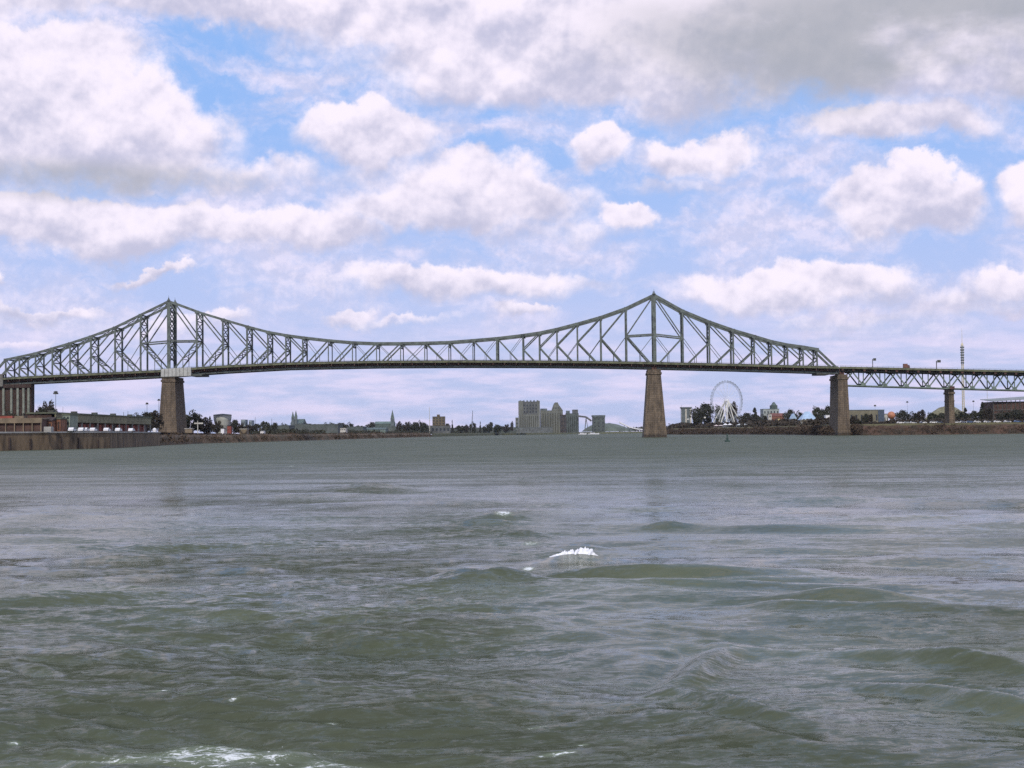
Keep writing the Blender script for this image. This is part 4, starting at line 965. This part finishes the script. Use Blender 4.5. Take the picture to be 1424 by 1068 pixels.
# churches
t, W_, H, hw = bldg('church', 'church', 'dark church with twin pointed spires on the far shore', 404, 421, 582.5, 2100, 40, SLATE, COPPER, kind='gable', ridge=7, win=(4, 1, .3, .4))
for x, yt in ((407.5, 570.5), (411.8, 569)):
    hx = XY(x, 2100) - t.location.x; zt = P(x, yt, 2100).z - ZL; MB().box(hx - 1.9, hx + 1.9, -3, 1, -1, zt * .72).build('tower', SLATE, t)
    MB().add([(hx - 2, -3.1, zt * .72), (hx + 2, -3.1, zt * .72), (hx + 2, 1.1, zt * .72), (hx - 2, 1.1, zt * .72), (hx, -1, zt)], [(0, 1, 4), (1, 2, 4), (2, 3, 4), (3, 0, 4), (3, 2, 1, 0)]).build('spire', COPPER, t)
t, W_, H, hw = bldg('church', 'church', 'church with a single steeple and long green roof', 521, 548, 586, 2450, 30, COPPER, mat('church_roof', (.12, .17, .14), .7, .15, .1), kind='gable', ridge=4, win=(6, 1, .3, .4))
hx = XY(546, 2450) - t.location.x; zt = P(546, 568.5, 2450).z - ZL
MB().box(hx - 3.2, hx + 3.2, -4, 2.4, -1, zt * .62).build('tower', SLATE, t); MB().add([(hx - 3.2, -4, zt * .62), (hx + 3.2, -4, zt * .62), (hx + 3.2, 2.4, zt * .62), (hx - 3.2, 2.4, zt * .62), (hx, -.8, zt)], [(0, 1, 4), (1, 2, 4), (2, 3, 4), (3, 0, 4), (3, 2, 1, 0)]).build('spire', COPPER, t)
t, W_, H, hw = bldg('brick_block', 'building', 'square olive brown brick block with a small roof hut', 601.5, 618.5, 579.5, 2500, 22, BRICKO, DK, win=(4, 6, .45, .4)); MB().box(-3, 2, 4, 10, hw + .4, hw + 4).build('roof_hut', BRICKO, t)
bldg('warehouse', 'warehouse', 'low dark annex at the foot of the brick block', 594, 626, 592, 2480, 20, GREYD, DK, win=(6, 1, .5, .4))
# grain elevator
Yg = 2900
t, W_, H, hw = bldg('grain_elevator', 'grain elevator', 'tall pale grain elevator with a castle-like dark topped headhouse', 721.5, 751, 576.5, Yg, 40, GREYC, GREYC)
w2 = W_ / 2; zt = P(736, 557.5, Yg).z - ZL
MB().box(-w2 + 1, w2 - .5, 2, 34, hw + .45, zt).build('headhouse', GREYD, t)
for sx_, ex in ((-w2 - .3, -w2 + 9), (w2 - 6, w2 + .2)): MB().box(sx_, ex, 1, 30, hw + .45, zt + 1.2).build('turret', GREYC, t, label='corner block')
for i in range(6): MB().box(-w2 + 2 + i * 7, -w2 + 5.5 + i * 7, 3, 8, zt, zt + 2.4).build('parapet_block', SLATE, t)
for i in range(10): x = -w2 + W_ * (i + .5) / 10; MB().lathe([(W_ / 21, -1), (W_ / 21, hw * .93)], 12, x, -.5).build('silo', GREYC, t)
for i in range(5):
    for j in range(3): MB().box(-w2 + 10.5 + i * 6, -w2 + 13 + i * 6, 1.85, 1.997, hw + 4 + j * 6.5, hw + 7.5 + j * 6.5).build('window', GLASS, t)
bldg('silo_annex', 'building', 'narrow stepped annex on the left side of the grain elevator', 717, 721.2, 581, Yg, 20, GREYC, SLATE, win=(1, 4, .4, .4))
t, W_, H, hw = bldg('grain_elevator', 'grain elevator', 'second grain elevator with a gabled tower rising at its middle', 751.8, 783, 571, Yg + 60, 40, GREYC, GREYC)
w2 = W_ / 2; c = XY(774, Yg + 60) - t.location.x; zt = P(774, 558.8, Yg + 60).z - ZL
MB().prism([(c - 9, hw), (c - 9, hw + 3), (c - 4.5, zt - 2), (c - 2.5, zt), (c + 3, zt), (c + 6, zt - 6), (c + 14, hw)], 1, 25).build('headhouse', GREYC, t)
MB().box(-w2, -w2 + 14, 2, 20, hw + .45, hw + 4.5).build('roof_hut', SLATE, t)
for i in range(9): x = -w2 + W_ * (i + .5) / 9; MB().lathe([(W_ / 19, -1), (W_ / 19, hw * .9)], 12, x, -.5).build('silo', GREYC, t)
for i in range(4): MB().box(c - 6 + i * 3.2, c - 4.6 + i * 3.2, .8, .99, hw + 4, hw + 6.5).build('window', GLASS, t)
bldg('silo_tower', 'building', 'dark narrow tower on the right flank of the gabled elevator', 779.5, 787.5, 577, Yg - 20, 16, mat('dark_silo', (.06, .05, .045), .9, .3, .2), DK, win=(2, 4, .4, .4))
t, W_, H, hw = bldg('grain_elevator', 'grain elevator', 'third grey elevator block with a raised square top, right of the dark tower', 787.5, 805, 575, Yg + 30, 36, WHG, SLATE)
MB().box(-W_ * .48, -W_ * .2, 2, 20, hw + .45, hw + 6).build('roof_hut', SLATE, t); MB().box(W_ * .02, W_ * .46, 2, 20, hw + .45, hw + 8).build('headhouse', GREYD, t)
for i in range(6): x = -W_ / 2 + W_ * (i + .5) / 6; MB().lathe([(W_ / 13, -1), (W_ / 13, hw * .85)], 12, x, -.5).build('silo', WHG, t)
# conveyor gallery
p0 = P(803, 578.5, Yg + 20); p1 = P(815, 580, Yg + 20); p2 = P(822.5, 585.5, Yg + 20); t = thing('conveyor_gallery', 'sloping dark conveyor gallery between the silos and the small block', 'conveyor', (p0.x, p0.y, ZL))
bb = Vector((p0.x, p0.y, ZL)); MB().bar(p0 - bb, p1 - bb, 3.6).bar(p1 - bb, p2 - bb, 3.6).build('gallery', GREYD, t)
MB().bar(p1 - bb - Vector((0, 0, 1)), (p1.x - bb.x - 3, 0, 0), 1.6).bar(p1 - bb - Vector((0, 0, 1)), (p1.x - bb.x + 4, 0, 0), 1.2).build('trestle', GREYD, t)
t, W_, H, hw = bldg('elevator_block', 'building', 'small square grey block with flared top right of the conveyor', 824.5, 841.5, 580, Yg + 40, 24, WHG, SLATE, win=(3, 4, .3, .4))
MB().box(-W_ / 2 - 1.2, W_ / 2 + .8, -1, 25, hw + .45, hw + 4).build('flared_top', SLATE, t)
bldg('warehouse', 'warehouse', 'low grey terminal at the foot of the grain silos', 719, 769, 594.5, Yg - 60, 30, mat('terminal', (.12, .13, .125), .85, .2, .2), SLATE, win=(10, 1, .5, .3), wm_=GREYD)
# material mound
mb = MB(); vs = []; fs = []; Ym = 3050; xa = XY(812, Ym); xb = XY(885, Ym); nx = 60; ny = 14
for j in range(ny + 1):
    for i in range(nx + 1):
        u = i / nx; v = j / ny; hz = (P(840, 586.5, Ym).z - ZL) * min(1, math.sin(math.pi * min(1, u * 1.0)) ** .7 * (1.15 - .5 * u)) * math.sin(math.pi * v) ** .6
        vs.append((xa + (xb - xa) * u, Ym + 120 * v, ZL - .5 + hz * (1 + .12 * noise.noise(Vector((u * 12, v * 4, 1))))))
for j in range(ny):
    for i in range(nx): a = j * (nx + 1) + i; fs.append((a, a + 1, a + nx + 2, a + nx + 1))
tag(mb.add(vs, fs).build('hill', mat('mound', (.095, .115, .09), .95, .25, .03)), 'low dark mound right of the silos', kind='structure')
# white ramp/curved roof
t = thing('curved_canopy', 'thin white curved canopy sweeping down left of the middle stone pier', 'canopy', (XY(880, 3000), 3000, ZL)); pts = [(861, 587.3), (868, 590.5), (875, 594), (884, 596.2), (893, 597.3), (900, 597.8)]
bb = Vector((XY(880, 3000), 3000, ZL)); mb = MB(); pl = MB()
for (a, b_) in zip(pts[:-1], pts[1:]):
    p = P(a[0], a[1], 3000) - bb; q = P(b_[0], b_[1], 3000) - bb; mb.bar(p, q, 18, 2.2, up=(0, 0, 1)); pl.bar((q.x, 0, q.z - 1), (q.x, 0, -1), .6)
mb.build('roof', WPAINT, t); pl.build('posts', STEELD, t)

# small boats near the far shore
def boat(px, Y, label, L=14):
    t = thing('boat', label, 'boat', (XY(px, Y), Y, 0))
    vs = []; fs = []; ns = 14
    for i in range(ns + 1):
        u = i / ns; x = (u - .5) * L; b_ = 2.1 * (1 - max(0, (u - .55) / .45) ** 2.2); d = .9 + .9 * u * u
        vs += [(x, -b_, d + .5), (x, -b_ * .75, -.3), (x, b_ * .75, -.3), (x, b_, d + .5)]
    for i in range(ns):
        for j in range(4): a = i * 4 + j; b2 = i * 4 + (j + 1) % 4; fs.append((a, a + 4, b2 + 4, b2))
    fs.append((0, 1, 2, 3)); MB().add(vs, fs).build('hull', WPAINT, t)
    MB().prism([(-L * .3, 1.3), (L * .15, 1.3), (L * .08, 3.4), (-L * .28, 3.4)], -1.5, 1.5).build('cabin', WPAINT, t); MB().prism([(-L * .26, 2.2), (L * .1, 2.2), (L * .06, 3.1), (-L * .25, 3.1)], -1.53, 1.53).build('window', GLASS, t)
boat(810, 2500, 'small white boat at the far shore below the conveyor'); boat(825.5, 2550, 'larger white boat at the far shore below the square grey block', 20)

# buoy
c = WP(1011.5, 614.5); t = thing('channel_buoy', 'dark green channel buoy floating before the Ferris wheel', 'buoy', (c.x, c.y, 0)); BG = mat('buoy_green', (.03, .06, .045), .6, .2, 1)
MB().lathe([(.7, -.4), (.95, -.1), (.95, .5), (.55, .65), (.3, .8)], 18).build('float', BG, t); MB().lathe([(.42, .8), (.36, 1.3), (.22, 2.0)], 8).build('tower', BG, t); MB().lathe([(.06, 1.9), (.3, 2.2), (.3, 2.4), (.02, 3.0)], 12).build('topmark', BG, t)

# ------------------------------------------------------------------ island buildings
# Ferris wheel
Yf = 1650; hubp = P(1010.5, 557.5, Yf); Rw = 27.5 / F * Yf
fw = thing('ferris_wheel', 'large white Ferris wheel rising above the island trees', 'ferris wheel', (hubp.x, Yf, ZR), R_(31)); hz = hubp.z - ZR
FWM = mat('wheel_steel', (.30, .33, .35), .5, .1, .5); FWL = mat('wheel_legs', (.72, .70, .62), .5, .1, .5)
mb = MB(); NS = 36
for yy in (-1.1, 1.1):
    for rr_ in (Rw, Rw - 1.5):
        for i in range(72):
            a = i * math.pi / 36; b_ = (i + 1) * math.pi / 36; mb.bar((rr_ * math.cos(a), yy, hz + rr_ * math.sin(a)), (rr_ * math.cos(b_), yy, hz + rr_ * math.sin(b_)), .24)
for i in range(72):
    a = i * math.pi / 36; b_ = (i + 1) * math.pi / 36
    mb.bar((Rw * math.cos(a), -1.1, hz + Rw * math.sin(a)), (Rw * math.cos(a), 1.1, hz + Rw * math.sin(a)), .2)
    mb.bar(((Rw - 1.5) * math.cos(a), -1.1, hz + (Rw - 1.5) * math.sin(a)), (Rw * math.cos(b_), -1.1, hz + Rw * math.sin(b_)), .2)
mb.build('rim', FWM, fw)
for i in range(NS):
    a = i * 2 * math.pi / NS; MB().bar((0, 1.5 * (-1) ** i, hz), ((Rw - 1.5) * math.cos(a), 1.1 * (-1) ** i, hz + (Rw - 1.5) * math.sin(a)), .15).build('spoke', WPAINT, fw)
for i in range(NS):
    a = (i + .5) * 2 * math.pi / NS; x = (Rw + .8) * math.cos(a); z = hz + (Rw + .8) * math.sin(a)
    g = MB().lathe([(.12, z + .4), (.5, z + .2), (.55, z - .6), (.35, z - .9)], 8, x, 0).build('gondola', FWM, fw)
MB().tube([(0, -3, hz), (0, 3, hz)], [1.5, 1.5], 16).build('hub', WPAINT, fw)
for yy in (-3, 3):
    for fx in (-.78, -.36, .30, .80): MB().bar((0, yy, hz), (Rw * fx, yy * 2.6, 0), .85).build('leg', FWL, fw)
MB().box(-Rw * .5, Rw * .5, -6, 6, 0, 1.2).build('platform', CONC, fw)
def tent(px, wpx, yt, Y, label, m=WPAINT):
    W_ = wpx / F * Y; H = P(px, yt, Y).z - ZR; t = thing('marquee', label, 'tent', (XY(px, Y), Y, ZR))
    n_ = max(2, int(W_ / 5)); mb = MB()
    for i in range(n_):
        a = -W_ / 2 + W_ * i / n_; b_ = -W_ / 2 + W_ * (i + 1) / n_; c_ = (a + b_) / 2
        mb.add([(a, 0, H * .6), (b_, 0, H * .6), (b_, 6, H * .6), (a, 6, H * .6), (c_, 3, H)], [(0, 1, 4), (1, 2, 4), (2, 3, 4), (3, 0, 4)])
    mb.build('canopy', m, t); q = MB()
    for i in range(n_ + 1): q.bar((-W_ / 2 + W_ * i / n_, .05, 0), (-W_ / 2 + W_ * i / n_, .05, H * .6), .15)
    q.build('posts', STEELD, t); MB().box(-W_ / 2 + .1, W_ / 2 - .1, 5.8, 5.95, 0, H * .58).build('side_sheet', m, t)
tent(1000, 13, 590.5, 1560, 'pinkish white marquee left below the Ferris wheel', mat('marquee_pink', (.6, .5, .46), .7, .1, .5)); tent(1012.5, 13, 588.5, 1550, 'bright white marquee directly below the Ferris wheel hub'); tent(1037, 24, 589, 1500, 'long grey white marquee right of the Ferris wheel', mat('marquee_grey', (.45, .48, .5), .7, .1, .5))
t, W_, H, hw = bldg('twin_tower', 'building', 'twin dark towers joined by a flat top left of the big tree', 948.5, 962, 568, 1850, 12, LIGHTB, SLATE)
for x0, x1 in ((-.5, -.16), (.0, .32)): MB().box(W_ * x0 + .1, W_ * x1, -.9, -.003, 0, hw).build('tower', SLATE, t)
MB().box(-W_ * .58, W_ * .56, -1.2, 12.5, hw + .5, hw + 1.8).build('flat_top', SLATE, t)
for px, yt, lab in ((957, 583.5, 'round pale globe lamp below the twin dark towers'), (980.5, 581, 'round pale globe lamp on the big dark tree front')):
    Y = 1640; h = P(px, yt, Y).z - ZR; t = thing('globe_lamp', lab, 'lamp', (XY(px, Y), Y, ZR)); MB().tube([(0, 0, 0), (0, 0, h)], [.15, .12], 8).build('pole', STEELD, t); MB().lathe([(.2, h - 1.2), (1.1, h - .7), (1.45, h), (1.1, h + .8), (.1, h + 1.3)], 14).build('globe', LIGHTB, t)
t, W_, H, hw = bldg('castle_hall', 'building', 'grey castle-like hall with a raised green grey centre', 1062, 1084, 569, 1600, 20, mat('hall_grey', (.30, .33, .31), .85, .2, .1), COPPER, win=(5, 3, .35, .4))
MB().box(W_ * .05, W_ * .42, 2, 14, hw + .4, hw + 4.5).build('raised_centre', COPPER, t); MB().frustum((W_ * .1, W_ * .38, 3, 12), (W_ * .2, W_ * .28, 6, 9), hw + 4.5, hw + 8).build('turret_roof', COPPER, t)
bldg('red_house', 'house', 'red house with a dark roof below the castle-like hall', 1073, 1091, 574.5, 1540, 12, BRICKR, mat('red_roof', (.16, .06, .045), .8, .2, .2), kind='gable', ridge=3.2, win=(5, 1, .4, .4))
bldg('house', 'house', 'narrow pale house between the castle-like hall and the red house', 1069, 1073.5, 576, 1530, 8, LIGHTB, STEELD, win=(1, 3, .4, .4)); bldg('kiosk', 'kiosk', 'tiny yellow kiosk before the red house', 1082, 1086, 582, 1480, 5, mat('kiosk_yellow', (.55, .42, .2), .8, .1, .5), DK)
bldg('tent_hall', 'building', 'pale blue peaked roof pavilion among the trees', 1115, 1137, 572, 1300, 18, LIGHTB, BLUER, kind='hip', ridge=8)
bldg('tent_hall', 'building', 'small pale blue slanted roof left of the larger blue one', 1101, 1108, 575, 1360, 10, LIGHTB, BLUER, kind='front', ridge=5)
bldg('kiosk', 'kiosk', 'cream kiosk below the pale blue roof', 1116, 1128, 584, 1220, 8, mat('cream', (.62, .56, .4), .8, .1, .5), LIGHTB, win=(3, 1, .4, .4)); bldg('kiosk', 'kiosk', 'white block with grey window left of the end pier', 1148.5, 1156, 577, 1180, 6, WPAINT, STEELD, win=(2, 1, .7, .4))
bldg('shed', 'shed', 'low tan shed below the white block by the end pier', 1136, 1156, 586, 1160, 8, TAN, TAN, kind='gable', ridge=2)
t, W_, H, hw = bldg('exhibition_hall', 'building', 'flat olive hall with a dark blue end right of the end pier', 1181, 1230, 570.5, 1160, 30, mat('olive_hall', (.17, .155, .105), .85, .2, .1), SLATE, win=(7, 1, .3, .4)); MB().box(W_ / 2 - 5, W_ / 2 + .05, -.5, -.13, 0, hw).build('end_panel', mat('blue_panel', (.05, .07, .10), .6, .1, .3), t)
# orange ball
Y = 1190; c = P(1239.5, 577.5, Y); t = thing('orange_sphere', 'orange ball on a short stem right of the olive hall', 'sphere', (c.x, Y, ZR)); rb = 5.4 / F * Y; h = c.z - ZR
MB().lathe([(rb * math.sin(a) + .01, h - rb * math.cos(a)) for a in [j * math.pi / 12 for j in range(13)]], 24).build('ball', mat('orange_ball', (.42, .17, .09), .6, .15, .4), t, smooth=True); MB().tube([(0, 0, 0), (0, 0, h - rb + .3)], [.5, .4], 10).build('stem', LIGHTB, t)
bldg('kiosk', 'kiosk', 'pale kiosk behind the orange ball', 1229.5, 1236, 576, 1220, 8, LIGHTB, STEELD, win=(2, 1, .4, .4))
# big low dome behind the slim pier
mb = MB(); Y = 1330; xa = XY(1286, Y); xb = XY(1350, Y); hz = P(1318, 564, Y).z - ZR; t = thing('domed_hall', 'shallow olive domed hall behind the slim viaduct pier', 'building', ((xa + xb) / 2, Y, ZR)); rr_ = (xb - xa) / 2
MB().lathe([(rr_, 0), (rr_ * .98, hz * .3), (rr_ * .7, hz * .62), (rr_ * .35, hz * .9), (.1, hz)], 32).build('dome', OLIVE, t); MB().lathe([(rr_ + .6, -.5), (rr_ + .6, .8)], 32).build('base_ring', CONC, t)
# striped mast
Y = 1450; hb = P(1340.5, 456.5, Y).z - ZR; t = thing('striped_mast', 'tall cream lattice mast with dark bands and a thin needle', 'tower', (XY(1340.5, Y), Y, ZR)); CR = mat('cream_mast', (.62, .55, .38), .6, .1, .5)
z1 = P(1340.5, 480, Y).z - ZR; z2 = P(1340.5, 505, Y).z - ZR
mb = MB()
for sx_, sy_ in ((-1, -1), (1, -1), (1, 1), (-1, 1)): mb.bar((sx_ * .9, sy_ * .9, 0), (sx_ * .8, sy_ * .8, z1), .38)
i = 0; z = 0
while z < z1 - 2.5:
    sg = 1 if i % 2 else -1
    for yy in (-.9, .9): mb.bar((-.9 * sg, yy, z), (.9 * sg, yy, z + 2.5), .22)
    for xx in (-.9, .9): mb.bar((xx, -.9 * sg, z), (xx, .9 * sg, z + 2.5), .22)
    z += 2.5; i += 1
mb.build('shaft', CR, t)
for i in range(7): z = z1 - 2 - i * (z1 - z2) / 7; MB().box(-1.6 + i * .06, 1.6 - i * .06, -1.6, 1.6, z - .9, z + .5).build('band', SLATE, t)
MB().lathe([(1.5, z1 - .4), (1.0, z1 + 1.5), (.3, z1 + 2.6), (.2, z1 + 9), (.09, hb)], 8).build('needle', CR, t)
# grandstand
Y = 1230; t, W_, H, hw = bldg('grandstand', 'grandstand', 'dark open grandstand with a sloping grey roof at the right edge', 1382, 1450, 559, Y, 30, BROWN, SLATE)
MB().add([(-W_ / 2 - 1, -3, hw + 1), (W_ / 2, -3, hw + 3.4), (W_ / 2, 31, hw + 5.6), (-W_ / 2 - 1, 31, hw + 3.2), (-W_ / 2 - 1, -3, hw + .6), (W_ / 2, -3, hw + 2.9), (W_ / 2, 31, hw + 5.1), (-W_ / 2 - 1, 31, hw + 2.7)], [(0, 1, 2, 3), (7, 6, 5, 4), (0, 4, 5, 1), (1, 5, 6, 2), (2, 6, 7, 3), (3, 7, 4, 0)]).build('canopy', mat('stand_roof', (.22, .24, .23), .7, .2, .3), t)
for i in range(12): MB().box(-W_ / 2 + W_ * i / 11 - .25, -W_ / 2 + W_ * i / 11 + .25, -.6, -.2, 0, hw + .8 + 2.2 * i / 11).build('post', STEELD, t)
for j in range(4): MB().box(-W_ / 2, W_ / 2, -.45 , -.15, 2 + j * 3.2, 2.6 + j * 3.2).build('tier', mat('tier_dark', (.10, .09, .08), .9, .2, .3), t)

# ------------------------------------------------------------------ haze
HZ = bpy.data.materials.new('haze'); HZ.use_nodes = True; HZ.node_tree.nodes.clear(); k = N(HZ.node_tree)
pv = k.n('ShaderNodeVolumePrincipled'); pv.inputs['Color'].default_value = (.80, .84, .92, 1); pv.inputs['Density'].default_value = .000018; pv.inputs['Anisotropy'].default_value = .2
HZ.node_tree.links.new(pv.outputs[0], k.n('ShaderNodeOutputMaterial').inputs['Volume'])
tag(MB().box(-60000, 60000, -1500, 9800, -5, 135).build('haze', HZ), 'thin pale air over the river', kind='stuff')
